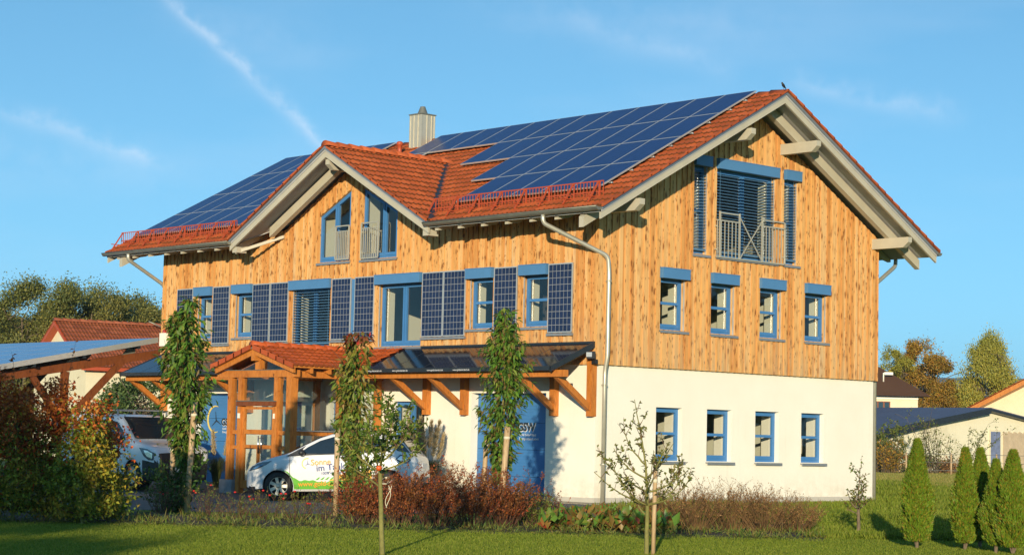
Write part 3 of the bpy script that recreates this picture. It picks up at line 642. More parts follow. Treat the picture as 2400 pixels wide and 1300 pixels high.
# gutters and downpipes
def gutter(x0,x1,y,z,r=.085):
    q=MB(); n=10; pts=[(x0,y-r*cos(PI*k/n),z-r*sin(PI*k/n)) for k in range(n+1)]
    q.prism(pts+[(x0,y+r*.9,z),(x0,y+r*.9,z-.01)][::1],(x1-x0,0,0)); q.tube([(x0,y-r,z),(x1,y-r,z)],.014,6)
    x=x0+.4
    while x<x1: q.prism([(x,y-(r+.005)*cos(PI*k/n),z-(r+.005)*sin(PI*k/n)) for k in range(n+1)],(.03,0,0)); x+=.8
    return q.build('gutter',M['zinc'],roof)
gutter(-4.62,1.10,-1.14,6.375); gutter(XL-.03,-12.48,-1.14,6.375); gutter(XL-.03,1.14,2*YR+1.15,6.375)
def pipe(pts,r=.052,clips=()):
    # round the bends
    P=[Vector(p) for p in pts]; out=[P[0]]
    for i in range(1,len(P)-1):
        a=(P[i-1]-P[i]).normalized(); b=(P[i+1]-P[i]).normalized(); rr=min(.12,(P[i-1]-P[i]).length*.45,(P[i+1]-P[i]).length*.45)
        for t in (0,.25,.5,.75,1): p0=P[i]+a*rr; p2=P[i]+b*rr; out.append(p0*(1-t)**2+P[i]*2*t*(1-t)+p2*t*t)
    out.append(P[-1]); q=MB(); q.tube(out,r,12)
    for c in clips: q.lathe(c,[(r+.002,-.02),(r+.014,-.015),(r+.014,.015),(r+.002,.02)],12); q.box(c[0]-.1,c[0],c[1]-.01,c[1]+.01,c[2]-.01,c[2]+.01)
    return q.build('downpipe',M['pipe'],roof)
pipe([(-.62,-1.14,6.34),(-.62,-1.14,6.12),(.14,.16,5.45),(.14,.2,5.1),(.14,.2,3.22),(.07,.2,2.92),(.07,.2,-.1)],clips=((.14,.2,4.9),(.07,.2,2.6),(.07,.2,.85)))
pipe([(XL+1.25,-1.14,6.34),(XL+1.25,-1.14,6.14),(LX-.12,.05,5.5),(LX-.12,.2,5.1),(LX-.12,.2,0)])
pipe([(-.25,2*YR+1.15,6.34),(-.25,2*YR+1.15,6.10),(-.15,WY+.14,5.55),(-.15,WY+.14,5.1),(-.15,WY+.14,0)])
# snow guards
def guard(x0,x1):
    q=MB(); y=-.52; zb=T(y)+.02; h=.33
    for z in (zb,zb+.1,zb+h): q.box(x0,x1,y-.008,y+.008,z-.012,z+.012)
    n=int((x1-x0)/.1)
    for i in range(n+1): x=x0+(x1-x0)*i/n; q.box(x-.007,x+.007,y-.006,y+.006,zb+.012,zb+h-.012)
    m=int((x1-x0)/.78)
    for i in range(m+1):
        x=x0+.12+(x1-x0-.24)*i/m; q.box(x-.016,x+.016,y-.022,y-.009,zb-.05,zb+h+.012); q.beam((x,y-.03,zb+h),(x,y-.36,T(y-.36)+.05),.03,.03); q.box(x-.02,x+.02,y-.4,y+.25,T(y)-.02,T(y)+.0)
    return q.build('snow_guard',M['redmetal'],roof)
guard(-5.05,.62); guard(-18.75,-13.05)
# roof fixtures
q=MB(); q.box(-12.05,-11.55,4.6,5.1,9.2,10.42)
for x in (-12.051,-11.9,-11.72,-11.565): q.box(x,x+.03,4.583,4.599,9.3,10.41)
for y in (4.6,4.8,4.97,5.075): q.box(-11.549,-11.533,y,y+.025,9.3,10.41)
ch=q.build('chimney',M['steel'],roof)
q=MB(); q.box(-12.08,-11.52,4.57,5.13,10.421,10.45); q.lathe((-11.8,4.85,10.45),[(.16,0),(.15,.02),(.075,.22),(.07,.23)],16); q.build('chimney_cap',M['zinc'],ch)
q=MB(); q.lathe((-11.9,4.12,9.15),[(.11,0),(.10,.08),(.06,.12),(.06,.34),(.095,.36),(.095,.43),(.05,.46)],14); q.build('vent_pipe',M['redmetal'],roof)
# ---- solar modules
PVM={}
def pvmesh(key,w,h,nu,nv,mat,fw=.018,th=.038,fm='alu'):
    if key in PVM: return PVM[key]
    v=[(0,0,0),(w,0,0),(w,h,0),(0,h,0),(0,0,th),(w,0,th),(w,h,th),(0,h,th),(fw,fw,th),(w-fw,fw,th),(w-fw,h-fw,th),(fw,h-fw,th)]
    f=[(8,9,10,11),(3,2,1,0),(0,1,5,4),(1,2,6,5),(2,3,7,6),(3,0,4,7),(4,5,9,8),(5,6,10,9),(6,7,11,10),(7,4,8,11)]
    me=D.meshes.new('solar_panel'); me.from_pydata(v,[],f); me.materials.append(mat); me.materials.append(M[fm])
    me.polygons.foreach_set('material_index',[0]+[1]*9)
    at_=me.attributes.new('cell','FLOAT_VECTOR','CORNER'); c=np.zeros((40,3),dtype=np.float32); c[0:4]=[(0,0,0),(nu,0,0),(nu,nv,0),(0,nv,0)]; c[4:]=.5; at_.data.foreach_set('vector',c.ravel()); me.update()
    PVM[key]=me; return me
def panel(me,O,U,V,parent,name='solar_panel'):
    o=D.objects.new(name,me); COL.objects.link(o); U=Vector(U).normalized(); V=Vector(V).normalized(); N=U.cross(V)
    m=Matrix(((U.x,V.x,N.x,O[0]),(U.y,V.y,N.y,O[1]),(U.z,V.z,N.z,O[2]),(0,0,0,1))); o.parent=parent; o.matrix_local=wmat(parent).inverted()@m; return o
def array(xr,cols,rows,w,par=roof):
    hh=1.335/cs-.018
    for r,(c0,c1) in enumerate(rows):
        y1=5.04-1.335*r; y0=y1-1.335
        for c in range(c0,c1): x=xr-w*(c+1); panel(pvmesh('r%g'%w,w-.016,hh,6,10,M['pvroof']),(x,y0,T(y0)+.125),(1,0,0),Vf,par)
array(.30,12,[(0,12),(0,8),(0,6),(0,5)],.955)
panel(pvmesh('r0.955',.955-.016,1.335/cs-.018,6,10,M['pvroof']),(.30-.955*12,5.04-2.67,T(5.04-2.67)+.125),(1,0,0),Vf,roof)
array(-13.13,6,[(0,6),(0,6),(0,6),(0,6)],.875)
q=MB()   # mounting rails whose ends poke out beyond the arrays
for y in (4.6,4.05,3.3,2.7,2.0,1.4,.7,.05): q.box(.2,.345,y-.018,y+.018,T(y)+.07,T(y)+.10); q.take('mounting_rail',M['sill'],roof)
for y in (4.6,4.1): q.box(-13.2,-13.02,y-.02,y+.02,T(y)+.06,T(y)+.095); q.take('mounting_rail',M['sill'],roof)
pf_=pvmesh('fac',.775,1.565,6,10,M['pvfac'],.022,.035)
for x in (-16.44,-14.69,-12.85,-12.04,-9.42,-8.49,-5.88,-5.09,-3.31,-1.50): panel(pf_,(x,-.048,3.77),(1,0,0),(0,0,1),house)
q=MB()
for a,b in ((-16.46,-15.64),(-14.71,-13.89),(-12.87,-11.25),(-9.44,-8.62),(-8.51,-7.69),(-5.9,-4.29),(-3.33,-2.51),(-1.52,-.70)): mbox(q,Ff,a,b,.047,.10,3.70,3.755); q.take('panel_ledge',M['sill'],house)
# ---- garage doors
def text(s,size,O,U,V,mat,parent,name='lettering',ext=.002,align='LEFT',bold=0.,sp=1.):
    cu=D.curves.new(name,'FONT'); cu.body=s; cu.size=size; cu.extrude=ext; cu.align_x=align; cu.offset=bold; cu.resolution_u=3; cu.space_character=sp
    t=D.objects.new(name,cu); COL.objects.link(t); dg=bpy.context.evaluated_depsgraph_get(); me=D.meshes.new_from_object(t.evaluated_get(dg)); D.objects.remove(t); D.curves.remove(cu)
    me.name=name; me.materials.clear(); me.materials.append(mat); return panel(me,O,U,V,parent,name)
def arc(O,U,V,r,a0,a1,w0,w1,mat,parent,name='logo_arc',n=24,ry=None):
    q=MB(); U=Vector(U);V=Vector(V);O=Vector(O);N=U.cross(V)*.003; ry=ry or r
    for i in range(n):
        p=[]; 
        for t in (i/n,(i+1)/n):
            a=rad(a0+(a1-a0)*t); w=w0+(w1-w0)*sin(PI*t)
            p+= [O+U*(cos(a)*(r-w/2))+V*(sin(a)*(ry-w/2)),O+U*(cos(a)*(r+w/2))+V*(sin(a)*(ry+w/2))]
        q.prism([p[0],p[1],p[3],p[2]],N)
    return q.build(name,mat,parent)
def propeller(O,U,V,r,mat,parent):
    q=MB(); U=Vector(U);V=Vector(V);O=Vector(O); N=U.cross(V)*.003
    for a in (100,215,335):
        d=U*cos(rad(a))+V*sin(rad(a)); s=U*-sin(rad(a))+V*cos(rad(a)); q.prism([O-s*r*.07,O+d*r-s*r*.02,O+d*r+s*r*.02,O+s*r*.12],N)
    return q.build('logo_rotor',mat,parent)
for k,(a,b) in enumerate(DG):
    q=MB(); z=-.12; i=0
    while z<2.42:
        z1=min(z+.62,2.43); q.box(a-.05,b+.05,.27,.31,z+.006,z1)
        for t in range(8): zz=z+.07+t*.077; 
        z+=.62
    n=int(2.5/.077)
    for i in range(n): zz=-.1+i*.077; q.box(a+.02,b-.02,.262,.271,zz,zz+.055)
    gd=q.build('garage_door',M['blue'],house)
    xo=a+1.02 if k==0 else a+.62
    U,V=(1,0,0),(0,0,1)
    arc((xo+.08,.258,1.72),U,V,.36,70,290,.015,.07,M['yellow'],gd)
    propeller((xo+.12,.258,1.68),U,V,.26,M['txtblack'],gd)
    text('GSW',.26,(xo+.36,.258,1.56),U,V,M['txtblack'],gd,bold=.012); text('GSW',.26,(xo+.372,.2595,1.548),U,V,M['txtwhite'],gd,'lettering_edge',ext=.0005,bold=.016)
    text('Gold SolarWind',.085,(xo+.42,.258,1.44),U,V,M['txtwhite'],gd); text('Energie zum Leben',.085,(xo+.42,.258,1.35),U,V,M['txtwhite'],gd)
# ---- glass-module canopy on timber brackets
zc=lambda y:3.49+(y+.03)*.425
q=MB(); q.beam((LX+.05,-1.15,2.805),(-10.35,-1.15,2.805),.12,.15); q.beam((-7.0,-1.15,2.805),(.22,-1.15,2.805),.12,.15)
can=q.build('canopy',M['honey'],house)
Vc=Vector((0,1,.425)).normalized(); Lc=1.33*math.sqrt(1+.425**2)
def cmods(x0,x1,n):
    w=(x1-x0)/n; me=pvmesh('c%g'%w,w-.012,Lc,6,10,M['pvcan'],.012,.03,'dark')
    for i in range(n): panel(me,(x0+w*i,-1.36,zc(-1.36)),(1,0,0),Vc,can,'glass_module')
cmods(-6.45,-.05,6); cmods(-17.12,-11.4,6)
q=MB()
for x0,x1 in ((-6.45,-.02),(-17.14,-11.4)):
    q.box(x0,x1,-1.40,-1.361,zc(-1.38)-.055,zc(-1.38)+.035); q.take('edge_sheet',M['dark'],can)
    q.box(x0,x1,-.06,-.02,zc(-.04),zc(-.04)+.07); q.take('edge_sheet',M['dark'],can)
q.prism([(-.045,-1.40,zc(-1.4)-.07),(-.045,-.01,zc(-.01)-.07),(-.045,-.01,zc(-.01)+.07),(-.045,-1.40,zc(-1.4)+.045)],(.035,0,0)); q.take('edge_sheet',M['dark'],can); q.prism([(-17.15,-1.40,zc(-1.4)-.07),(-17.15,-.01,zc(-.01)-.07),(-17.15,-.01,zc(-.01)+.05),(-17.15,-1.40,zc(-1.4)+.04)],(.03,0,0))
q.build('edge_sheet',M['dark'],can)
for x in (-6.3,-5.35,-4.1,-3.2,-1.2): text('www.goldsolardach.de',.062,(x,-1.4015,zc(-1.38)-.035),(1,0,0),(0,0,1),M['txtwhite'],can,'lettering',.0005)
for x in [-17.0+.53*i for i in range(12)]+[-6.9+.53*i for i in range(13)]+[-.14]:
    q=MB(); q.prism([(x-.045,-1.34,zc(-1.34)-.03),(x-.045,-1.30,zc(-1.3)-.10),(x-.045,-1.2,zc(-1.2)-.13),(x-.045,0,zc(0)-.13),(x-.045,0,zc(0)-.03)],(.09,0,0)); q.build('canopy_rafter',M['honey'],can)
for x in (-17.0,-15.9,-12.9,-5.67,-4.31,-1.29,-.12):
    q=MB(); q.box(x-.08,x+.08,-.10,.06,1.90,3.0 if x<-.5 else 3.25); q.beam((x,-.09,2.08),(x,-1.16,2.80),.11,.13); q.build('bracket',M['honey'],can)
tiles('canopy_tiles',(-11.4,-1.38,zc(-1.38)+.01),(1,0,0),Vc,17,5,[((-6.45,0,0),(-1,0,0)),((0,-.02,0),(0,-1,0))],M['tile2'],can,dv=.30)
q=MB(); q.prism([(-11.4,-1.36,zc(-1.36)-.03),(-6.46,-1.36,zc(-1.36)-.03),(-6.46,0,zc(0)-.03),(-11.4,0,zc(0)-.03)],(0,0,.03)); q.build('canopy_deck',M['honey'],can)
# ---- glazed porch
px0,px1,pyf=-9.86,-7.42,-2.75; PXC=-8.70; PS=.29
TP=lambda x:3.47-PS*abs(x-PXC)
q=MB()
q.beam((px0-.55,pyf,2.80),(px1+.2,pyf,2.80),.15,.17); q.beam((px1,pyf+.07,2.80),(px1,0,2.80),.13,.17); q.beam((px0,pyf+.07,2.80),(px0,0,2.80),.13,.17)
porch=q.build('porch',M['honey'],house)
for x,w in ((px0,.15),(px0+.42,.15),(px1-.55,.15),(px1,.20)):
    q=MB(); q.box(x-w/2,x+w/2,pyf-w/2,pyf+w/2,.12 if x==px0 else -.1,2.713); q.build('porch_post',M['honey'],porch)
for y in (-1.3,-.12):
    for x in (px0,px1): q=MB(); q.box(x-.07,x+.07,y-.07,y+.07,-.1,2.713); q.build('porch_post',M['honey'],porch)
q=MB(); q.box(px0-.2,px0+.32,pyf-.16,pyf+.14,-.15,.22); q.build('post_footing',M['concrete'],porch)
q=MB()
for z,h in ((1.40,.07),(1.03,.06),(.12,.10)):
    q.box(px0+.08,px0+.34,pyf-.03,pyf+.03,z-h,z+h*.4); q.take('porch_rail',M['honey'],porch); q.box(px1-.47,px1-.11,pyf-.03,pyf+.03,z-h,z+h*.4); q.take('porch_rail',M['honey'],porch)
    for xx in (px1,px0):
        q.box(xx-.035,xx+.035,pyf+.11,-1.38,z-h,z+h*.4); q.take('porch_rail',M['honey'],porch); q.box(xx-.035,xx+.035,-1.22,-.2,z-h,z+h*.4); q.take('porch_rail',M['honey'],porch)
q=MB(); q.box(px1-.02,px1+.10,pyf+.1,-.05,1.43,1.455); q.build('rail_cap',M['sill'],porch)
dx0,dx1=px0+.50,px1-.63
q=MB(); q.box(dx0,dx0+.10,pyf-.025,pyf+.035,.02,2.0); q.box(dx1-.10,dx1,pyf-.025,pyf+.035,.02,2.0)
for z0,z1 in ((.02,.22),(1.0,1.08),(1.34,1.45),(1.94,2.0)): q.box(dx0+.1,dx1-.1,pyf-.02,pyf+.03,z0,z1)
q.box((dx0+dx1)/2-.04,(dx0+dx1)/2+.04,pyf-.02,pyf+.03,.22,1.0)
pd=q.build('porch_door',M['honey'],porch)
q=MB(); xm=(dx0+dx1)/2
for x in (xm+.10,xm+.22): q.tube([(x,pyf-.08,.88),(x,pyf-.08,1.30)],.014,8); q.tube([(x,pyf-.08,.95),(x,pyf,.95)],.01,6); q.tube([(x,pyf-.08,1.24),(x,pyf,1.24)],.01,6)
q.build('handle',M['chrome'],pd)
q=MB(); q.box(dx0-.13,dx1+.13,pyf-.13,pyf+.04,2.02,2.13); q.build('door_head_beam',M['brown'],porch)
q=MB(); q.box(dx0-.13,dx1+.13,pyf-.15,pyf+.04,2.131,2.15); q.box(px0-.1,px1-.05,pyf-.09,pyf+.09,2.886,2.90); q.build('flashing_strip',M['zinc'],porch)
q=MB(); q.box(px0+.55-.16,px0+.55-.08,pyf-.10,pyf-.077,1.72,1.84); q.box(px1-.60,px1-.55,pyf-.10,pyf-.077,1.72,1.84); q.build('door_bell_panel',M['plaster'],porch)
q=MB(); yy=pyf+.01
for a,b,z0,z1 in ((px0+.08,px0+.34,.1,2.71),(px0+.5,px1-.63,2.15,2.71),(dx0+.1,dx1-.1,.2,1.95),(px1-.47,px1-.1,.1,2.71)): q.poly([(a,yy,z0),(b,yy,z0),(b,yy,z1),(a,yy,z1)])
for xx in (px1+.01,px0-.01): q.poly([(xx,pyf+.1,.1),(xx,-.1,.1),(xx,-.1,2.71),(xx,pyf+.1,2.71)])
q.poly([(px0,yy,2.9),(px1,yy,2.9),(PXC,yy,TP(PXC)-.22)])
q.build('porch_glazing',M['porchglass'],porch)
q=MB(); yr=-3.0
for s in (1,-1): q.prism([(PXC,yr,TP(PXC)-.07),(PXC+s*1.62,yr,TP(PXC+s*1.62)-.07),(PXC+s*1.62,0,TP(PXC+s*1.62)-.07),(PXC,0,TP(PXC)-.07)],(0,0,.05))
q.build('porch_deck',M['honey'],porch)
q=MB()
for s in (1,-1):
    for y in (yr+.02,pyf+.30,-1.9,-1.3,-.7): q.prism([(PXC,y,TP(PXC)-.21),(PXC+s*1.60,y,TP(PXC+1.6)-.20),(PXC+s*1.60,y,TP(PXC+1.6)-.075),(PXC,y,TP(PXC)-.075)],(0,.07,0))
q.box(PXC-.07,PXC+.07,yr+.0,.0,TP(PXC)-.36,TP(PXC)-.211); q.box(PXC-.10,PXC+.10,pyf-.10,pyf+.05,2.902,TP(PXC)-.361)
q.build('porch_rafter',M['honey'],porch)
q=MB()
for s in (1,-1): q.prism([(PXC,yr-.03,TP(PXC)-.065),(PXC+s*1.63,yr-.03,TP(PXC+1.63)-.065),(PXC+s*1.63,yr-.03,TP(PXC+1.63)-.02),(PXC,yr-.03,TP(PXC)-.02)],(0,.03,0)); q.take('verge_strip',M['zinc'],porch)
cp=1/math.sqrt(1+PS*PS)
tiles('porch_tiles',(PXC+1.66,yr-.03,TP(PXC+1.66)-.01),(0,1,0),(-cp,0,PS*cp),10,6,[((PXC,0,0),(1,0,0)),((0,-.0,0),(0,-1,0))],M['tile2'],porch,dv=.30)
tiles('porch_tiles',(PXC-1.66,yr-.03,TP(PXC-1.66)-.01),(0,1,0),(cp,0,PS*cp),10,6,[((PXC,0,0),(-1,0,0)),((0,-.0,0),(0,-1,0))],M['tile2'],porch,dv=.30)
ridge((PXC,yr-.04,TP(PXC)+.03),(PXC,-.05,TP(PXC)+.03),porch,M['tile2'],.10,.34)
q=MB()
for s in (1,-1):
    v=Vector((-s*cp,0,PS*cp)); p=Vector((PXC+s*1.66,yr-.035,TP(PXC+1.66)))
    for i in range(5):
        q.cur=random.uniform(.1,1); a=p+v*(i*.33-.02); b=p+v*(i*.33+.35); e=Vector((0,-.035,0)); k=Vector((0,0,-.07)); t=Vector((0,0,.06)); t2=Vector((0,0,.035))
        q.hexa([a+k,a+e+k,b+e+k,b+k,a+t,a+e+t,b+e+t2,b+t2])
q.build('verge_tiles',M['tile2'],porch)
# wall fixtures
q=MB(); q.box(-.10,.02,-.20,-.06,3.2,3.22); q.prism([(-.02,-.27,3.16),(.16,-.20,3.16),(.16,-.20,3.32),(-.02,-.27,3.32)],(.03,-.06,.0)); q.box(.0,.12,-.16,-.08,3.05,3.15)
fl=q.build('floodlight',M['blackplastic'],house)
q=MB(); q.prism([(.0,-.325,3.20),(.17,-.258,3.20),(.17,-.258,3.30),(.0,-.325,3.30)],(.004,-.008,.0)); q.build('lamp_lens',M['alu'],fl)
q=MB(); q.box(LX+.06,LX+.38,-.16,-.05,3.75,4.12); al=q.build('alarm_box',M['plaster'],house)
q=MB(); q.lathe((LX+.22,-.10,4.12),[(.06,0),(.06,.04),(.045,.09),(.01,.1)],12); q.build('alarm_lamp',M['redlamp'],al)
# ================================================================ GROUND
def sheet(name,xs,ys,mat,dz=0.,keep=None,label=None,kind='structure'):
    V=[];F=[];nx=len(xs)
    for y in ys:
        for x in xs: V.append((x,y,zg(x,y)+dz))
    for j in range(len(ys)-1):
        for i in range(nx-1):
            if keep and not keep((xs[i]+xs[i+1])/2,(ys[j]+ys[j+1])/2): continue
            F.append((j*nx+i,j*nx+i+1,(j+1)*nx+i+1,(j+1)*nx+i))
    o=npmesh(name,V,F,mat); tag(o,label,kind=kind); return o
ys=[-600,-200,-80,-40]+[-30+.5*i for i in range(62)]+[2,10,40,100,300,1000,4500]
sheet('ground',[-5000,-1000,-300,-100,-40,-20,0,20,50,150,600,3000],ys,m_ground())
yd=[-11+.25*i for i in range(45)]
sheet('paved_yard',[-40+.5*i for i in range(83)],yd,M['asphalt'],.004,lambda x,y:y<.3 and (x-y*.9)<8.2 and x<1.2)
q=MB()
hz=Vector((CZ[0],CZ[1],0)).normalized(); hr=Vector((hz.y,-hz.x,0))
def cxy(p): v=Vector((p[0]-C0.x,p[1]-C0.y,0)); return v.dot(hr),v.dot(hz)       # metres right of / ahead of the camera
def bed():
    V=[];F=[]; n=90; m=10
    for j in range(m+1):
        for i in range(n+1):
            px=-400+i*(2340/n); d=31.6+j/m*(5.0+.5*sin(i*.3)) ; p=at(px,d+.18*sin(i*.9)+.1*sin(i*2.3)); V.append((p.x,p.y,zg(p.x,p.y)+.008+.03*sin(PI*j/m)))
    for j in range(m):
        for i in range(n): F.append((j*(n+1)+i,j*(n+1)+i+1,(j+1)*(n+1)+i+1,(j+1)*(n+1)+i))
    tag(npmesh('planting_bed',V,F,M['soil']),kind='structure')
bed()
q=MB()
for a,b,c,d in ((.0,1.0,-.5,WY+1.2),(-1.4,.55,-.75,-.01)): q.box(a,b,c,d,-.3,.012 if c==-.5 else .010)
tag(q.build('gravel_strip',M['gravel']),kind='structure')
# far hills standing beyond the haze
def hills():
    V=[];F=[];n=60
    for i in range(n+1):
        a=rad(1+32*i/n); tp=sst(i/8)   # to the right of the view axis
        d=hz*cos(a)+hr*sin(a)
        for k,(D_,h) in enumerate(((3300,-5),(3500,70),(3750,128+3*sin(i*.35)+2*sin(i*1.1)),(4300,150))): p=Vector((C0.x,C0.y,0))+d*D_; V.append((p.x,p.y,-5+(h+5)*tp))
    for i in range(n):
        for k in range(3): F.append((i*4+k,(i+1)*4+k,(i+1)*4+k+1,i*4+k+1))
    t=NT('far_forest'); t.col(t.ramp(t.noise(.01,5),[(.3,(.025,.045,.022)),(.7,(.045,.07,.03))])); t.set(Roughness=.95)
    tag(npmesh('hills',V,F,t.m),kind='structure')
hills()
# ================================================================ FOLIAGE TOOLS
def rnd(n): return RNG.random(n)
def unit(v): return v/np.maximum(np.linalg.norm(v,axis=1,keepdims=True),1e-9)
def leaves(name,P,Dr,L,Wd,mat,parent=None,fold=.25,roll=None,var=.35):
    """P (n,3) leaf bases, Dr (n,3) directions: one folded four-cornered leaf each"""
    n=len(P); Dr=unit(Dr); up=np.tile([0,0,1.],(n,1))+RNG.normal(0,.55 if roll is None else roll,(n,3)); S=unit(np.cross(Dr,up)); N=np.cross(S,Dr)
    l=(L*(1+var*(rnd(n)*2-1)))[:,None]; w=(Wd*(1+var*(rnd(n)*2-1)))[:,None]
    mid=P+Dr*l*.45
    V=np.stack([P,mid+S*w*.5+N*w*fold*.5,P+Dr*l-N*l*.12,mid-S*w*.5+N*w*fold*.5],1).reshape(-1,3)
    i=np.arange(n)*4; F=np.concatenate([np.stack([i,i+1,i+2],1),np.stack([i,i+2,i+3],1)],1).reshape(-1,3)
    return npmesh(name,V,F,mat,parent)
def rdir(n,up=0.,spread=1.): v=RNG.normal(0,spread,(n,3)); v[:,2]+=up; return unit(v)
def stems(name,paths,mat,parent,n=5):
    q=MB()
    for pts,rs in paths: q.tube(pts,rs,n,cap=False)
    return q.build(name,mat,parent)
def wander(p,d,L,n,jit,r0,r1,up=0.):
    pts=[Vector(p)]; d=Vector(d).normalized(); rs=[r0]
    for i in range(n):
        d=(d+Vector((random.gauss(0,jit),random.gauss(0,jit),random.gauss(0,jit)+up))).normalized(); pts.append(pts[-1]+d*(L/n)); rs.append(r0+(r1-r0)*(i+1)/n)
    return pts,rs
def sample(paths,n,t0=0.,t1=1.):
    """n random points on the given paths with the path direction there"""
    w=np.array([sum((a-b).length for a,b in zip(p[:-1],p[1:])) for p,_ in paths]); w=w/w.sum(); P=[];Dv=[]
    for k in RNG.choice(len(paths),n,p=w):
        p=paths[k][0]; t=t0+(t1-t0)*random.random(); f=t*(len(p)-1); i=min(int(f),len(p)-2); a,b=p[i],p[i+1]; P.append(a.lerp(b,f-i)); Dv.append((b-a).normalized())
    return np.array([tuple(v) for v in P]),np.array([tuple(v) for v in Dv])
def stake(p,h,r,label,group,lean=(0,0)):
    o=empty('tree_stake',p); tag(o,label,'stake',group); q=MB(); q.tube([(p.x,p.y,p.z-.1),(p.x+lean[0]*.5,p.y+lean[1]*.5,p.z+h*.5),(p.x+lean[0],p.y+lean[1],p.z+h)],[r*.95,r,r*1.02],10); q.build('post',M['stake'],o)
    q=MB(); t=Vector((p.x+lean[0]*.9,p.y+lean[1]*.9,p.z+h*.88)); q.lathe(t,[(r*1.08,-.025),(r*1.15,0),(r*1.08,.025)],10); q.build('tie_band',M['rope'],o); return o
# ---- columnar cherries
def cherry(p,h,prof,nleaf,mats,label,lsize=.105,base=True,red=0):
    o=empty('columnar_tree',p); tag(o,label,'tree','columnar trees staked in the bed'); H=h
    tr=wander(p-Vector((0,0,.1)),(0,0,1),H*.92,14,.03,.035,.008,.03); stems('trunk',[tr],M['barky'],o,7)
    W=lambda z: np.interp(z,[a for a,b in prof],[b for a,b in prof])
    br=[]
    for i in range(70):
        z=random.uniform(.22,.94)*H; q0=tr[0][min(int(z/(H*.92)*14),13)]; a=random.uniform(0,2*PI); w=W(z/H); 
        br.append(wander(q0,(cos(a)*.55,sin(a)*.55,1.0),min(w*1.7,H-z+.05),5,.12,.010,.003,.05))
    stems('branches',br,M['twig'],o,4)
    P,Dv=sample(br,nleaf*2,.1,1.)
    zz=P[:,2]-p.z; rr=np.hypot(P[:,0]-p.x,P[:,1]-p.y); keep=rr<W(zz/H)*(.8+.5*rnd(len(P)))*(1+.42*np.sin(zz*7.+np.arctan2(P[:,1]-p.y,P[:,0]-p.x)*2+p.x)); P=P[keep][:nleaf]
    extra=nleaf-len(P)
    z=p.z+H*(.20+.76*rnd(nleaf//2)); a=2*PI*rnd(nleaf//2); r=W((z-p.z)/H)*np.sqrt(rnd(nleaf//2))*(.75+.35*np.sin(a*3+z*5)); P=np.concatenate([P,np.stack([p.x+r*np.cos(a),p.y+r*np.sin(a),z],1)])
    out=P-np.array([p.x,p.y,0]); out[:,2]=0; out=unit(out); dr=out*.7+RNG.normal(0,.45,P.shape); dr[:,2]-=.65
    hi=(P[:,2]-p.z)/H>(1-red) if red else np.zeros(len(P),bool)
    leaves('foliage',P[~hi],dr[~hi],lsize,lsize*.38,mats,o,roll=.4)
    if hi.any(): leaves('red_shoots',P[hi],dr[hi],lsize,lsize*.42,M['l_red'],o,roll=.4)
    return o
def climber(p,h,r,n,label,mat=None):
    o=empty('climbing_shrub',p); tag(o,label,'shrub'); br=[wander(p+Vector((random.uniform(-r,r)*.5,random.uniform(-r,r)*.5,-.05)),(random.gauss(0,.25),random.gauss(0,.25),1),h*random.uniform(.6,1),6,.12,.007,.002) for i in range(26)]
    stems('stems',br,M['twig'],o,4); P,Dv=sample(br,n); P=P+RNG.normal(0,r*.32,P.shape)*np.array([1,1,.5]); P[:,2]=np.maximum(P[:,2],p.z+.02)
    leaves('foliage',P,rdir(n,-.1),.085,.05,mat or M['l_dark'],o); return o
c1=at(446,37.2); c2=at(845,37.4); c3=at(1184,36.4)
cherry(c1,4.15,[(0,.05),(.2,.10),(.28,.30),(.42,.48),(.6,.58),(.72,.50),(.84,.30),(.93,.14),(1,.05)],2700,M['l_cherry'],'dense dark green columnar tree beside the white van, leftmost of the three',.15)
cherry(c2,3.60,[(0,.05),(.2,.12),(.32,.22),(.5,.33),(.65,.36),(.78,.30),(.9,.30),(1,.22)],1550,M['l_cherry2'],'loose columnar tree with red tipped shoots in front of the white car',.15,red=.10)
cherry(c3,4.05,[(0,.05),(.15,.08),(.25,.18),(.4,.40),(.55,.50),(.7,.50),(.80,.36),(.9,.20),(1,.06)],2450,M['l_cherry'],'green columnar tree in front of the right garage door',.14,red=.03)
climber(c1+Vector((-.12,-.1,0)),1.25,.34,1700,'dark leafy shrub round the foot of the left columnar tree')
climber(c2+Vector((.0,.1,0)),1.2,.34,1100,'dark leafy shrub round the foot of the middle columnar tree')
climber(c3+Vector((.1,.1,0)),.75,.42,1200,'low green shrub at the foot of the right columnar tree')
SG='wooden stakes tied to the columnar trees'
stake(c1+hr*.10-hz*.2,2.05,.055,'thick weathered wooden stake right of the left columnar tree',SG,(.06,.06))
stake(c1-hr*.27+hz*.3,1.30,.05,'short wooden stake mostly behind the left columnar tree',SG)
stake(c2-hr*.33-hz*.25,1.62,.05,'left one of two stakes in front of the white car',SG,(.0,.0)); stake(c2+hr*.02+hz*.3,2.13,.048,'taller right one of two stakes in front of the white car',SG,(-.03,0))
stake(c3+hr*.01-hz*.25,1.72,.055,'pale stake in front of the right blue garage door',SG,(.07,.07)); stake(c3-hr*.32+hz*.25,1.55,.045,'thin stake half hidden left of the right columnar tree',SG,(.03,.03))
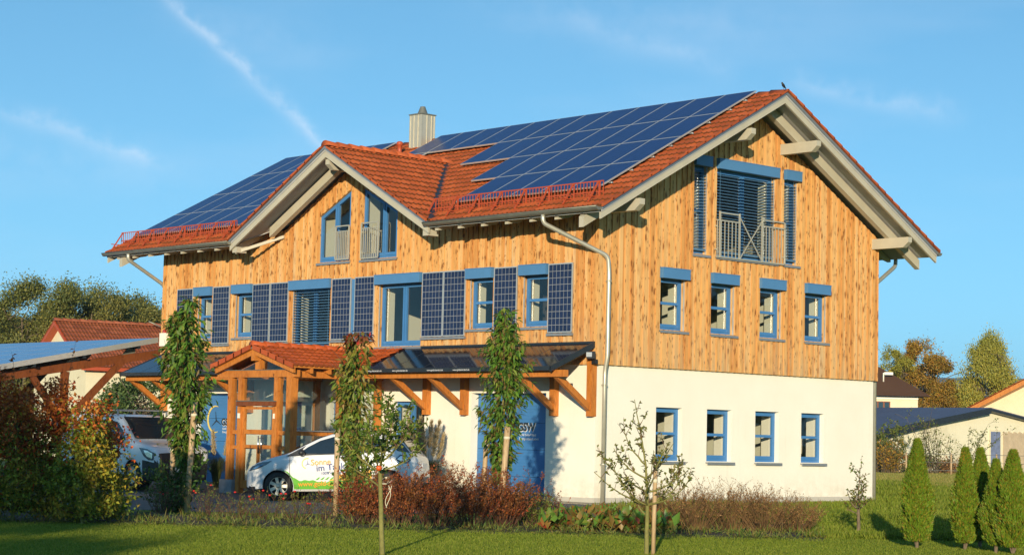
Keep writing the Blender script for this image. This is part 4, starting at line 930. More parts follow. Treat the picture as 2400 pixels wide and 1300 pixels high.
# ---- apple trees in the lawn
def apple(p,h,label,mat,nl,seed,spread,trunk_h,ls=.06,bend=0,nb=11,ntw=5,asym=0.,bark='barky'):
    random.seed(seed); o=empty('apple_tree',p); tag(o,label,'tree'); tr=wander(p-Vector((0,0,.15)),(0,0,1),trunk_h+.15,6,.02,.036,.026); paths=[tr]; br=[]; tw=[]
    top=tr[0][-1]
    lead=wander(top,(0,0,1),h-trunk_h,8,.07,.02,.004,.05); br.append(lead)
    for i in range(nb):
        a=i*2.4+random.uniform(-.3,.3); f=random.uniform(0,.45); q0=lead[0][int(f*8)] if i>2 else tr[0][-1-(i%2)]
        L=spread*random.uniform(.7,1.1)*(1-.4*f); d=hr*cos(a)+hz*sin(a)*.8
        b=wander(q0,(d.x*1.0+hr.x*asym,d.y*1.0+hr.y*asym,.18+.6*f),L,7,.10,.014,.004,.13); br.append(b)
        for k in range(ntw):
            t=random.randint(2,6); a2=random.uniform(0,2*PI); tw.append(wander(b[0][t],(cos(a2)*.7,sin(a2)*.7,.9),random.uniform(.12,.38),4,.12,.005,.002,.08))
    for k in range(ntw*2): t=random.randint(2,7); a2=random.uniform(0,2*PI); tw.append(wander(lead[0][t],(cos(a2)*.7,sin(a2)*.7,.9),random.uniform(.1,.35),4,.12,.005,.002,.08))
    stems('trunk',[tr],M[bark],o,8); stems('branches',br,M[bark],o,5); stems('twigs',tw,M['twig'],o,4)
    P,Dv=sample(br[0:]+tw+tw,nl,.25,1.); dr=Dv*.4+RNG.normal(0,.6,P.shape); dr[:,2]-=.05
    leaves('foliage',P,dr,ls,ls*.55,mat,o,fold=.5); random.seed(seed+99); return o,tr,br
ap1=at(914,25.2); o1,tr1,br1=apple(ap1,2.02,'young apple tree with leafy crown, rope and orange apple in front of the white car',M['l_apple'],1250,5,.92,1.06,.070,nb=14)
fr=br1[2][0][3]
for k,(dx,dz) in enumerate(((-.075,.15),)):
    c=at(914,25.0)+hr*dx; q=MB(); q.lathe((c.x,c.y,c.z+1.10+(dz-.15)),[(.004,-.036),(.022,-.034),(.036,-.012),(.038,.006),(.030,.024),(.012,.031),(.003,.026)],14); q.build('apple',M['apple'],o1)
q=MB()
for k in range(2): q.tube([ap1+Vector((sin(t*.9+k)*.012,0,0))+hr*(.05+(.022+.01*k)*sin(t*1.1+k*1.7))+Vector((0,0,.88-.07*t)) for t in [i*.5 for i in range(9)]],.005,5)
q.lathe((ap1.x,ap1.y,ap1.z+.90),[(.030,-.006),(.036,0),(.030,.006)],12)
tag(q.build('tying_rope',M['rope']),'pale knotted rope hanging round the trunk of the apple tree before the car','rope')
ap2=at(1527,26.7); o2,_,_=apple(ap2,2.08,'thin young apple tree with bare spreading branches in front of the white gable wall',M['l_pale'],640,23,1.0,.66,.066,nb=14,ntw=4)
stake(ap2+hr*.085-hz*.05,1.12,.03,'square wooden stake beside the young apple tree before the gable wall','wooden stakes in the lawn',(.01,.01))
ap3=at(2020,34.5,-.05); apple(ap3+Vector((0,0,0)),1.05,'leaning thin sapling with few leaves near the house corner',M['l_weed'],300,41,.36,.35,.06,nb=7,ntw=3,bark='bark')
# ---- clipped conifers in the lawn
def thuja(p,h,r,n,label,seed,lean=0,flame=.0):
    n=int(n*1.9)
    random.seed(seed); o=empty('arborvitae',p); tag(o,label,'conifer','arborvitae in the lawn')
    stems('trunk',[wander(p-Vector((0,0,.05)),(0,0,1),h*.9,6,.01,.03,.006)]+[wander(p-Vector((0,0,.03)),(random.gauss(0,.14),random.gauss(0,.14),1),h*.4,4,.03,.012,.006) for i in range(7)],M['bark'],o,6)
    t=rnd(n)**.85; z=t; W=np.interp(z,[0,.06,.18,.35,.55,.75,.9,1.],[.50,.80,1.0,1.,.80,.50,.25,.05])
    a=2*PI*rnd(n); lump=1+.17*np.sin(a*3+seed+z*9)+.14*np.sin(a*5+z*(17+seed)+seed)+.10*np.sin(a*11-z*37+seed*2); q=np.maximum(np.maximum(rnd(n),rnd(n)),rnd(n))**.5
    R=r*W*lump*q
    gap=np.sin(a*4+z*(14+seed)+seed*1.7)*np.sin(a*2-z*9+seed)>.62; R=np.where(gap,R*.72,R)
    P=np.stack([p.x+R*np.cos(a)+lean*z*hr.x,p.y+R*np.sin(a)+lean*z*hr.y,p.z+.10+(h-.14)*z],1)
    d=np.stack([np.cos(a)*.55,np.sin(a)*.55,1.1+0*a],1)+RNG.normal(0,.28,(n,3))
    br_=(np.sin(P[:,0]*9+seed)*np.sin(P[:,2]*7+seed*3)+RNG.normal(0,.35,n))>1.45
    leaves('foliage',P[~br_],d[~br_],.060,.018,M['l_thuja'],o,fold=.1); leaves('brown_sprays',P[br_],d[br_],.07,.028,M['l_autumn'],o,fold=.1); random.seed(seed+1)
g_=0
thuja(at(2156,30.0),1.63,.205,17000,'single slim arborvitae standing alone nearest the house',3)
thuja(at(2268,29.8),1.52,.18,13000,'left arborvitae of the close middle pair, taller pointed top',4,flame=1)
thuja(at(2303,30.6),1.52,.195,13000,'arborvitae in the middle pair with its right side in shadow',5)
thuja(at(2340,29.2),1.36,.18,10000,'short arborvitae left of the rightmost one',6)
thuja(at(2380,28.9),1.50,.235,16000,'broad arborvitae cut by the right edge of the photo',8)
# ---- shrubs of the bed
def twigshrub(p,h,r,nst,nl,ls,mat,smat,label,name,group,cat='shrub',up=.9,lt0=.35,sp=.6):
    o=empty(name,p); tag(o,label,cat,group); br=[]
    for i in range(nst):
        a=random.uniform(0,2*PI); s=random.uniform(0,1)**.6; q0=p+Vector((cos(a)*r*.35*s,sin(a)*r*.35*s,-.04)); L=h*random.uniform(.65,1.08)
        br.append(wander(q0,(cos(a)*s*r/h*sp*1.6,sin(a)*s*r/h*sp*1.6,up),L,5,.10,.005,.0018,.02))
    tw=[]
    for i in range(nst*2):
        b=random.choice(br)[0]; t=random.randint(2,5); a=random.uniform(0,2*PI); tw.append(wander(b[t],(cos(a)*.6,sin(a)*.6,.8),h*random.uniform(.10,.28),3,.15,.003,.0012))
    stems('stems',br+tw,smat,o,3); P,Dv=sample(br+tw+tw,nl,lt0,1.); P=P+RNG.normal(0,.015,P.shape)
    leaves('foliage',P,Dv*.6+RNG.normal(0,.5,P.shape),ls,ls*.5,mat,o); return o
lab=['left end of the row, beside the dark climber','second from the left of the row','middle of the row below the car boot','below the right columnar tree','right end of the row before the garage door']
for k,(px,d,h,r) in enumerate(((868,33.6,.78,.50),(950,33.2,.86,.52),(1035,33.4,.92,.55),(1120,33.2,.90,.55),(1195,33.7,.86,.45))):
    twigshrub(at(px,d),h*1.05,r,110,5200,.040,M['l_barb'],M['twig'],'reddish brown barberry shrub, '+lab[k],'barberry_shrub','reddish shrubs in the bed before the car')
twigshrub(at(1262,34.2),.62,.32,50,1100,.05,M['l_bush'],M['twig'],'green leafy rose shrub between the red shrubs and the broad leaved plants','garden_shrub','small shrubs in the bed')
twigshrub(at(1300,35.4),.60,.30,50,500,.045,M['l_barb'],M['twig'],'small purplish shrub before the right garage door post','garden_shrub','small shrubs in the bed')
lab=['left end, behind the apple sapling','second from the left','middle one and tallest','fourth from the left','right end, spreading towards the lawn']
for k,(px,d,h,r) in enumerate(((1560,34.4,.74,.46),(1640,34.0,.82,.54),(1722,34.2,.88,.55),(1800,34.0,.84,.52),(1872,34.3,.66,.45))):
    twigshrub(at(px,d),h,r,170,2300,.028,M['l_spir'],M['tantwig'],'dry brown twiggy spirea shrub under the gable windows, '+lab[k],'spirea_shrub','dry brown shrubs under the gable',lt0=.6,sp=.85)
def bergenia():
    n=1700; px=1285+RNG.random(n)*310; px=np.where(RNG.random(n)<.16,1520+RNG.random(n)*60,px); P=[];Dr=[]
    for x in px: p=at(float(x),32.6+random.random()*2.0); P.append((p.x,p.y,p.z+.02+.30*random.random()*(1-.5*abs(x-1430)/170))); 
    P=np.array(P); leaves('ground_cover_plants',P,rdir(n,.8,.8),.19,.13,M['l_berg'],None,fold=.15)
    o=D.objects['ground_cover_plants']; tag(o,'broad leaved green and red ground cover plants along the bed before the corner','ground cover',kind='stuff')
bergenia()
# roses
def rose(p,h,r,label,nf):
    o=twigshrub(p,h,r,34,520,.032,M['l_weed'],M['twig'],label,'rose_bush','thin rose bushes in the bed','rose bush',up=.8)
    for i in range(nf):
        a=random.uniform(0,2*PI); c=p+Vector((cos(a)*r*.7,sin(a)*r*.7,h*random.uniform(.55,1.)))
        q=MB(); q.lathe(c,[(.003,-.016),(.018,-.010),(.025,.003),(.017,.013),(.004,.016)],8); q.build('rose_bloom',M['flower'],o)
for k,(px,d,h,r,nf,l) in enumerate(((400,36,.62,.32,3,'left of the dark climber'),(505,35,.60,.40,3,'right of the left stake'),(575,34.6,.52,.42,3,'in front of the porch'),(640,34.4,.55,.42,4,'before the front wheel of the car'),(712,34.2,.60,.42,4,'below the green lettering of the car'),(775,34.4,.52,.36,2,'left of the first reddish shrub'))):
    rose(at(px,d),h,r,'sparse rose bush with red blooms '+l,nf)
def weeds():
    n=16000; P=[]
    pxs=RNG.random(n); 
    for i in range(n):
        x=-300+2240*pxs[i]; d=31.7+random.random()**1.3*3.6; p=at(float(x),d); P.append((p.x,p.y,p.z+random.random()*.05))
    P=np.array(P); nz=np.sin(P[:,0]*3.1+P[:,1]*1.7)*np.sin(P[:,0]*1.3-P[:,1]*2.9); P=P[(nz+RNG.normal(0,.35,n))>.05]; n=len(P); leaves('weeds',P,rdir(n,1.0,.75),.12*(.5+1.0*RNG.random(n)),.012,M['l_weed'],None,fold=.1); tag(D.objects['weeds'],'rough grass and weeds growing at the foot of the bed shrubs','weeds',kind='stuff')
weeds()
# ---- hornbeam hedge on the left
def hornbeam(p,h,r,n,label,mat,low,seed,wf=1.):
    random.seed(seed); o=empty('hornbeam',p); tag(o,label,'hedge plant','hornbeams of the hedge on the left')
    tr=wander(p-Vector((0,0,.1)),(0,0,1),h*.85,8,.04,.035,.008); br=[]
    for i in range(46):
        f=random.uniform(.12,.95); a=random.uniform(0,2*PI); L=r*random.uniform(.6,1.2)*(1.15-f*.5); br.append(wander(tr[0][int(f*8)],(cos(a),sin(a),.35+f*.8),L,5,.12,.010,.003,-.02))
    sp=[wander(tr[0][-2],(random.gauss(0,.15),random.gauss(0,.15),1),random.uniform(.3,.7)*(2. if i==0 else 1),6,.07,.006,.002) for i in range(4)]
    stems('trunk',[tr],M['barky'],o,7); stems('branches',br+sp,M['twig'],o,4)
    m=n//2; P,Dv=sample(br,m,.25,1.); P=P+RNG.normal(0,.05,P.shape)
    k=60; cz=p.z+h*(.12+.80*RNG.random(k)); ca=2*PI*RNG.random(k); cr=r*np.sqrt(RNG.random(k))*np.interp((cz-p.z)/h,[0,.25,.6,1],[.7,1.,.9,.45]); C=np.stack([p.x+cr*np.cos(ca),p.y+cr*np.sin(ca),cz],1)
    P2=C[RNG.integers(0,k,m)]+RNG.normal(0,1,(m,3))*np.array([r*.17,r*.17,.09]); P=np.concatenate([P,P2]); s,_=sample(sp,60,.1,1.); P=np.concatenate([P,s])
    P[:,2]=np.maximum(P[:,2],p.z+.06); dr=RNG.normal(0,.6,P.shape); dr[:,2]-=.2
    up=(P[:,2]-p.z)/h+RNG.normal(0,.14,len(P))>low
    if up.any(): leaves('copper_foliage',P[up],dr[up],.068,.042,M['l_copper'],o)
    if (~up).any(): leaves('green_foliage',P[~up],dr[~up],.068,.042,M['l_horn'],o)
    random.seed(seed+5)
hornbeam(at(-40,31.6),2.6,.62,7000,'copper red hornbeam at the left edge of the photo',None,.42,1)
hornbeam(at(50,31.9),2.5,.58,7500,'copper hornbeam with golden lower leaves, second in the hedge',None,.50,2)
hornbeam(at(130,32.3),2.35,.50,6000,'brownish hornbeam behind the gap of the hedge',None,.55,12)
hornbeam(at(212,31.7),2.05,.50,7000,'green hornbeam with bare mossy stem at the right end of the hedge',None,.80,9)
hornbeam(at(275,32.6),1.75,.42,3200,'thin loose hornbeam reaching right towards the van',None,.66,15)
# ---- pampas grass
def pampas(p,h,r,npl,label,nb=900,wide=.05):
    o=empty('pampas_grass',p); tag(o,label,'ornamental grass'); q=[];P=[];Dv=[]
    b=[wander(p+Vector((random.gauss(0,.08),random.gauss(0,.08),0)),(random.gauss(0,.16),random.gauss(0,.16),1),h*random.uniform(.75,1.),5,.03,.005,.003) for i in range(npl)]
    stems('stalks',b,M['l_pgrass'],o,4)
    for pts,_ in b:
        t=pts[-1]; u=(pts[-1]-pts[-3]).normalized(); base=pts[-1]-u*.55
        for k in range(300): s=random.random(); w=wide*sin(PI*min(1,.15+s*.85))**.7; c=base+u*(s*.62)+Vector((random.gauss(0,w*.5),random.gauss(0,w*.5),0)); P.append(tuple(c)); Dv.append(tuple(u*1.+Vector((random.gauss(0,.35),random.gauss(0,.35),0))))
    leaves('plumes',np.array(P),np.array(Dv),.10,.018,M['l_pamp'],o,fold=.1)
    a=2*PI*rnd(nb); P=[];V=[];F=[]
    for i in range(nb):
        aa=float(a[i]); L=h*random.uniform(.45,.75); d=Vector((cos(aa),sin(aa),0))*random.uniform(.2,1.); s=Vector((-sin(aa),cos(aa),0))*.006; pts=[p+d*(r*f*f*1.3+.05)+Vector((0,0,L*(1.6*f-1.05*f*f))) for f in (0,.35,.7,1.)]
        k=len(V)
        for j,c in enumerate(pts): w=1-j/3.2; V+= [tuple(c-s*w),tuple(c+s*w)]
        for j in range(3): F.append((k+2*j,k+2*j+1,k+2*j+3,k+2*j+2))
    npmesh('blades',V,F,M['l_pgrass'],o)
pampas(Vector((-4.75,-.75,0)),1.85,.75,11,'tall pampas grass with many pale plumes behind the car boot against the white wall',1400,.055)
pampas(Vector((-11.5,-2.0,-.05)),1.75,.6,2,'pampas grass with two pale plumes before the left blue garage door',600)
# ---- background trees
def bigtree(p,h,r,nleaf,ls,mat,label,name='tree',group='trees behind the houses',trunk=.25,shape='round',seed=0,z0=.25,ncl=60,bare=0,bark='bark'):
    random.seed(seed*7+1); rg=np.random.default_rng(seed); o=empty(name,p); tag(o,label,'tree',group)
    tr=wander(p-Vector((0,0,.2)),(0,0,1),h*.8,7,.05,trunk,trunk*.2); br=[]
    for i in range(26): f=random.uniform(.25,.95); a=random.uniform(0,2*PI); br.append(wander(tr[0][int(f*7)],(cos(a),sin(a),.6 if shape!='weep' else .9),r*random.uniform(.6,1.),6,.13,trunk*.3*(1.1-f),.02,.03))
    tw=[]
    for i in range(60): b=random.choice(br)[0]; a=random.uniform(0,2*PI); tw.append(wander(b[random.randint(2,6)],(cos(a),sin(a),.5),r*.35,4,.15,.03,.01))
    stems('trunk',[tr],M[bark],o,7); stems('limbs',br+tw,M[bark],o,5)
    cz=rg.random(ncl); W=np.interp(cz,[0,.2,.5,.8,1],{'round':[.6,.95,1,.7,.2],'weep':[.75,1,.85,.5,.12],'flat':[.7,1,1,.85,.45]}[shape]); a=2*PI*rg.random(ncl); R=r*W*(.35+.6*np.sqrt(rg.random(ncl))); 
    C=np.stack([R*np.cos(a),R*np.sin(a),h*(z0+(1-z0-.04)*cz)],1); S=r*(.12+.17*rg.random(ncl))
    k=rg.integers(0,ncl,nleaf); v=rg.normal(0,1,(nleaf,3)); v*=.52
    P=C[k]+v*S[k][:,None]*np.array([1,1,.8 if shape!='weep' else 1.2])+np.array([p.x,p.y,p.z]); dr=rg.normal(0,1,(nleaf,3)); 
    if shape=='weep': dr=dr*.35; dr[:,2]-=1.
    leaves('crown',P,dr,ls,ls*(.6 if shape!='weep' else .45),mat,o); random.seed(seed+3)
TG='alder trees behind the red roofed house'
for k,(px,d,h,r,l) in enumerate(((-60,118,9.4,4.2,'cut off by the left edge of the photo'),(70,112,10.2,3.4,'dark pointed one left of the gap'),(30,120,8.6,4.,'low dark one at the left'),(165,115,9.4,2.8,'between the dark pointed one and the pale crowns'),(205,112,10.6,3.0,'tallest pale crown above the red roof gable'),(262,118,10.3,3.2,'right of the tallest pale crown'),(318,114,9.0,2.8,'above the satellite dish'),(372,118,9.0,3.0,'partly behind the house corner'),(430,122,9.,3.2,'hidden behind the house corner'))):
    bigtree(at(px,d),h*.95,r,46000,.13,M['l_alder'],'alder with fine foliage, '+l,'alder_tree',TG,.2,'flat' if k not in (1,2) else 'round',20+k,.22 if k in(4,5,3) else .1,70)
bigtree(at(2100,146),8.9,1.9,9000,.13,M['l_birch'],'thin pale young birch above the dark brown roof','birch_tree','birches behind the barn',.1,'round',41,.3,30)
bigtree(at(2165,148),9.5,2.9,62000,.145,M['l_autumn'],'broad golden brown maple behind the barn','maple_tree','trees behind the barn',.2,'round',42,.1,90)
bigtree(at(2130,144),5.6,2.2,18000,.14,M['l_autumn'],'low golden tree behind the barn roof beside the brown house','maple_tree','trees behind the barn',.15,'round',46,.1,50)
bigtree(at(2212,146),6.2,2.0,16000,.14,M['l_autumn'],'low brownish tree at the right foot of the maple','maple_tree','trees behind the barn',.15,'round',47,.1,40)
bigtree(at(2322,146),9.9,3.0,62000,.15,M['l_birch'],'large drooping birch with yellow green leaves right of the maple','birch_tree','birches behind the barn',.18,'weep',43,.12,90,bark='bark')
bigtree(at(335,80),3.4,2.3,7000,.16,M['l_conif'],'round bluish green bush between the van and the cream house','evergreen_bush',None,.1,'round',44,.02,50)
bigtree(at(300,82),2.8,1.6,4000,.16,M['l_conif'],'lower bluish green bush left of the round one','evergreen_bush',None,.1,'round',45,.02,40)
# trees standing behind the photographer on the left, whose shade falls over the yard
for k,(x,y,h,r) in enumerate(((12,-52,12.5,4.2),(19,-50,12.6,4.0),(25.5,-49,12.2,3.6),(30.4,-48.5,10.6,2.0),(35.2,-49,6.9,2.0))):
    bigtree(Vector((x,y,-.13)),h,r,7000,.45,M['l_alder'],['tall tree outside the photo, far left of the photographer','tree outside the photo, second from the left behind the photographer','tree outside the photo, middle one behind the photographer','tree outside the photo, fourth behind the photographer','lowest tree outside the photo, behind the photographer'][k],'shade_tree','trees behind the photographer',.25,'flat',60+k,.06,80)
# ---- lawn grass
def lawn():
    n=230000; px=RNG.random(n)*2600-100; d=21.5+RNG.random(n)*11.0; h=np.array([hz.x,hz.y]); r=np.array([hr.x,hr.y])
    XY=np.array([C0.x,C0.y])+h*d[:,None]+r*((px-1200)/FOC*d)[:,None]; y=XY[:,1]; s=np.clip((-y-.4)/3.2,0,1); z=-.13*s*s*(3-2*s)
    P=np.concatenate([XY,z[:,None]],1); leaves('lawn_grass',P,rdir(n,1.6,.55),.034,.009,M['l_lawn'],None,fold=.1); 
    tag(D.objects['lawn_grass'],'short mown green grass in the foreground','lawn grass',kind='stuff')
lawn()
def rough_lawn():
    n=170000; px=np.where(RNG.random(n)<.75,1880+RNG.random(n)*650,1200+RNG.random(n)*700); d=32.5+RNG.random(n)**1.25*42; h=np.array([hz.x,hz.y]); r=np.array([hr.x,hr.y])
    XY=np.array([C0.x,C0.y])+h*d[:,None]+r*((px-1200)/FOC*d)[:,None]; keep=((XY[:,0]>1.25)|(XY[:,1]>WY+1))&~((px<1900)&(d<37)); XY=XY[keep]; d=d[keep]; n=len(XY); s=np.clip((-XY[:,1]-.4)/3.2,0,1); z=-.13*s*s*(3-2*s)
    P=np.concatenate([XY,z[:,None]],1); tall=1+1.1*np.clip(np.sin(XY[:,0]*.9)*np.sin(XY[:,1]*.7+1)+RNG.normal(0,.3,n),0,1); leaves('meadow_grass',P,rdir(n,1.5,.6),.055*tall*(1+d/90),.014*(1+d/50),M['l_lawn'],None,fold=.1)
    tag(D.objects['meadow_grass'],'longer uneven grass beside and behind the house','meadow grass',kind='stuff')
rough_lawn()
def stubble():
    n=90000; px=1980+RNG.random(n)*520; d=68+RNG.random(n)*42; h=np.array([hz.x,hz.y]); r=np.array([hr.x,hr.y])
    XY=np.array([C0.x,C0.y])+h*d[:,None]+r*((px-1200)/FOC*d)[:,None]; P=np.concatenate([XY,np.zeros((n,1))],1)
    leaves('stubble_field',P,rdir(n,1.3,.6),.13,.03,M['l_stub'],None,fold=.1); tag(D.objects['stubble_field'],'yellow brown cut meadow in front of the pale barn','cut meadow',kind='stuff')
stubble()
for k,(px,d,l) in enumerate(((590,30.6,'yellow fallen leaf on the lawn left of the car bumper'),(1056,31.2,'yellow fallen leaf on the lawn below the reddish shrubs'),(290,31,'small yellow fallen leaf on the lawn near the hedge'),(1262,31.4,'pale fallen leaf on the lawn below the garden shrub'))):
    p=at(px,d); q=MB(); q.poly([p+Vector((-.05,0,.045)),p+Vector((0,-.03,.06)),p+Vector((.06,0,.045)),p+Vector((0,.04,.05))]); tag(q.build('fallen_leaf',M['yellow']),l,'leaf','fallen yellow leaves')
# ================================================================ VEHICLES
def I(x,t): return float(np.interp(x,[a for a,b in t],[b for a,b in t]))
def car_builder(root,top,sec,plan,W,zb,wheels,wr,ww,body_mats,matpick,seatline=1.0):
    xs=[]; x0=top[0][0]; x1=top[-1][0]
    n=46
    xs=[x0+(x1-x0)*(.5-.5*cos(PI*i/n)*1.0 if False else i/n) for i in range(n+1)]
    xs=sorted(set([x0,x0+.015,x0+.04]+xs+[x1-.015,x1-.04]))
    hw=lambda x,z: W*I(x,plan)*I(z,sec)
    zt=lambda x: I(x,top)
    rings=[]
    for x in xs:
        b=I(x,zb); t=zt(x); rg=[]; zs=t-min(.05,(t-b)*.15)
        for k in range(11): z=b+(zs-b)*k/10; rg.append((hw(x,z),z))
        wt=hw(x,zs)
        for f,dz in ((.95,.022),(.85,.008),(.6,-.004),(.3,-.012),(0,-.016)): rg.append((wt*f,t-dz))
        full=[(x,-y,z) for y,z in rg]+[(x,y,z) for y,z in rg[-2::-1]]
        full.append((x,rg[0][0]*.6,b-.02)); full.append((x,-rg[0][0]*.6,b-.02)); rings.append(full)
    q=MB(); q.smooth=True; m=len(rings[0]); 
    for r in rings: q.v+=r
    for i in range(len(rings)-1):
        for k in range(m):
            k2=(k+1)%m; c=rings[i][k]; q.m=matpick((rings[i][k][0]+rings[i+1][k2][0])/2,(rings[i][k][2]+rings[i+1][k2][2])/2,abs(c[1])); q.face([i*m+k,i*m+k2,(i+1)*m+k2,(i+1)*m+k])
    q.smooth=False; q.m=matpick(x0,.5,0); q.face(list(range(m))); q.m=matpick(x1,.5,0); q.face([(len(rings)-1)*m+k for k in range(m)][::-1])
    body=q.build('body',body_mats,root,local=True)
    # cut the wheel arches
    cut=MB()
    for wx in wheels:
        for s in (1,-1): cut.lathe((wx,s*(W-.16),wr+.0),[(wr*1.15,-.20),(wr*1.15,.30)],28,'y')
    co=cut.build('arch_cutter',M['blackplastic'],root,local=True)
    md=body.modifiers.new('b','BOOLEAN'); md.operation='DIFFERENCE'; md.object=co; md.solver='EXACT'
    dg=bpy.context.evaluated_depsgraph_get(); me=D.meshes.new_from_object(body.evaluated_get(dg)); body.modifiers.clear(); body.data=me; D.objects.remove(co)
    q=MB()
    for wx in wheels:
        for s in (1,-1): q.lathe((wx,s*(W-.27),wr),[(wr*1.14,-.09),(wr*1.14,.10),(wr*1.145,.2)],24,'y'); q.take('wheel_well',M['blackplastic'],root,local=True)
    return hw,zt
def patch(hw,pts,name,mat,root,off=.006,side=-1,parent=None,thick=.0):
    q=MB(); P=[]
    # subdivide into a fan grid that follows the flank
    c=(sum(p[0] for p in pts)/len(pts),sum(p[1] for p in pts)/len(pts)); n=len(pts)
    mp=lambda x,z:(x,side*(hw(x,z)+off),z)
    R=4; ring=[]
    dense=[]
    for i in range(n):
        a=pts[i]; b=pts[(i+1)%n]
        for k in range(4): t=k/4; dense.append((a[0]+(b[0]-a[0])*t,a[1]+(b[1]-a[1])*t))
    m=len(dense); q.smooth=True
    q.v.append(mp(*c))
    for r in range(1,R+1):
        for p in dense: q.v.append(mp(c[0]+(p[0]-c[0])*r/R,c[1]+(p[1]-c[1])*r/R))
    for k in range(m): q.face([0,1+k,1+(k+1)%m])
    for r in range(R-1):
        for k in range(m): a=1+r*m+k; b=1+r*m+(k+1)%m; q.face([a,b,b+m,a+m])
    return q.build(name,mat,parent or root,local=True)
def wheel(root,x,y,r,w,steer=0.,out=-1,rimmat='chrome',spokes=7):
    e=empty('wheel',(x,y,r),steer,parent=root)
    q=MB(); q.lathe((0,0,0),[(r*.66,-w/2),(r*.93,-w/2),(r,-w*.36),(r,w*.36),(r*.93,w/2),(r*.66,w/2)],36,'y',cap=False); q.build('tyre',M['rubber'],e,local=True)
    q=MB(); y0=out*w*.40; q.lathe((0,y0*.4,0),[(r*.64,-.01),(r*.64,.01)],30,'y'); o=[]
    q.build('brake_disc',M['blackplastic'],e,local=True); q=MB()
    for k in range(36):   # rim lip
        a,b=2*PI*k/36,2*PI*(k+1)/36; q.poly([(cos(a)*r*.62,y0,sin(a)*r*.62),(cos(b)*r*.62,y0,sin(b)*r*.62),(cos(b)*r*.69,y0*1.1,sin(b)*r*.69),(cos(a)*r*.69,y0*1.1,sin(a)*r*.69)])
    for k in range(spokes):
        a=2*PI*k/spokes; d=Vector((cos(a),0,sin(a))); s=Vector((-sin(a),0,cos(a))); p0=d*r*.10+Vector((0,y0*.9,0)); p1=d*r*.65+Vector((0,y0*1.02,0))
        q.prism([p0-s*r*.09,p1-s*r*.12,p1+s*r*.12,p0+s*r*.09],(0,-out*.03,0))
    q.lathe((0,y0*.8,0),[(r*.14,-.02),(r*.14,.02)],14,'y'); q.build('rim',M['steel'],e,local=True)
def sidetext(s,size,x,z,hw,mat,root,name='lettering',rot=0.,bold=.0,off=.024):
    o=text(s,size,(0,0,0),(1,0,0),(0,1,0),mat,None,name,0.,bold=bold); me=o.data; n=len(me.vertices); co=np.zeros(n*3); me.vertices.foreach_get('co',co); co=co.reshape(-1,3)
    for v in co:
        u,w=v[0]*cos(rot)-v[1]*sin(rot),v[0]*sin(rot)+v[1]*cos(rot); X=x+u; Z=z+w; v[0]=X; v[2]=Z; v[1]=-(hw(X,Z)+off)
    me.vertices.foreach_set('co',co.ravel()); me.update(); o.matrix_local=Matrix.Identity(4); o.parent=root; return o
def text_free(*a): pass
# --- white electric hatchback
ang=rad(-9); ax=(hr*cos(ang)+hz*sin(ang)); rz=math.atan2(ax.y,ax.x)
p0=at(608,45.6,-.135)
car=empty('parked_car',(p0.x,p0.y,-.135),rz,0.)
m_=Matrix.Translation(p0)@Matrix.Rotation(rz,4,'Z')@Matrix.Rotation(rad(-1.7),4,'Y')@Matrix.Scale(.975,4); car.matrix_world=m_; WM[car.name]=m_
car.matrix_local=m_
tag(car,'white electric hatchback with green and orange wrap parked before the porch','car')
top=[(0,.60),(.05,.70),(.16,.79),(.4,.90),(.7,.985),(1.0,1.06),(1.12,1.10),(1.45,1.27),(1.8,1.43),(2.1,1.52),(2.45,1.56),(2.8,1.555),(3.15,1.52),(3.5,1.45),(3.66,1.39),(3.82,1.20),(3.93,1.04),(4.0,.98),(4.06,.90),(4.084,.60)]
sec=[(.1,.88),(.22,.95),(.35,.975),(.6,1.),(.8,1.),(.92,.985),(1.0,.955),(1.08,.925),(1.3,.845),(1.45,.785),(1.56,.70)]
plan=[(0,.60),(.08,.76),(.2,.86),(.4,.94),(.7,.99),(1.,1.),(3.1,1.),(3.5,.98),(3.8,.93),(3.98,.86),(4.084,.74)]
zb=[(0,.28),(.15,.20),(.6,.19),(3.6,.21),(3.95,.30),(4.084,.40)]
hw,zt_=car_builder(car,top,sec,plan,.865,zb,(.83,3.42),.318,.2,[M['carwhite'],M['blackplastic']],lambda x,z,y:1 if (z<.235 and y>0) or (x<.25 and z<.30) else 0)
for wx in (.83,3.42):
    for s in (-1,1): wheel(car,wx,s*.76,.318,.20,rad(12) if wx<1 else 0,s)
patch(hw,[(1.30,1.045),(1.52,1.20),(1.80,1.345),(2.1,1.43),(2.46,1.465),(2.46,1.06)],'side_window',M['carglass'],car)
patch(hw,[(2.52,1.065),(2.52,1.465),(2.85,1.46),(3.15,1.41),(3.28,1.30),(3.25,1.11)],'side_window',M['carglass'],car)
patch(hw,[(1.02,1.0),(1.30,1.145),(1.48,1.235),(1.30,1.03)],'mirror_triangle',M['blackplastic'],car,.004)
patch(hw,[(1.02,.99),(1.3,1.04),(2.5,1.065),(3.25,1.10),(3.25,1.085),(2.5,1.04),(1.3,1.015)],'window_trim',M['blackplastic'],car,.009)
patch(hw,[(3.40,1.30),(3.58,1.36),(3.74,1.25),(3.90,1.06),(3.62,1.10)],'rear_quarter_glass',M['carglass'],car)
patch(hw,[(3.58,.92),(3.68,1.02),(3.82,1.0),(3.93,.90),(3.86,.82),(3.72,.83)],'tail_light',M['lampglass'],car,.012)
patch(hw,[(3.62,.92),(3.70,.99),(3.82,.97),(3.89,.90),(3.84,.85),(3.73,.86)],'reflector',M['chrome'],car,.016)
patch(hw,[(.10,.66),(.20,.77),(.42,.86),(.70,.895),(.55,.80),(.35,.715)],'headlight',M['lampglass'],car,.010)
patch(hw,[(.20,.70),(.30,.77),(.50,.83),(.46,.79),(.33,.73)],'reflector',M['bluebox'],car,.014)
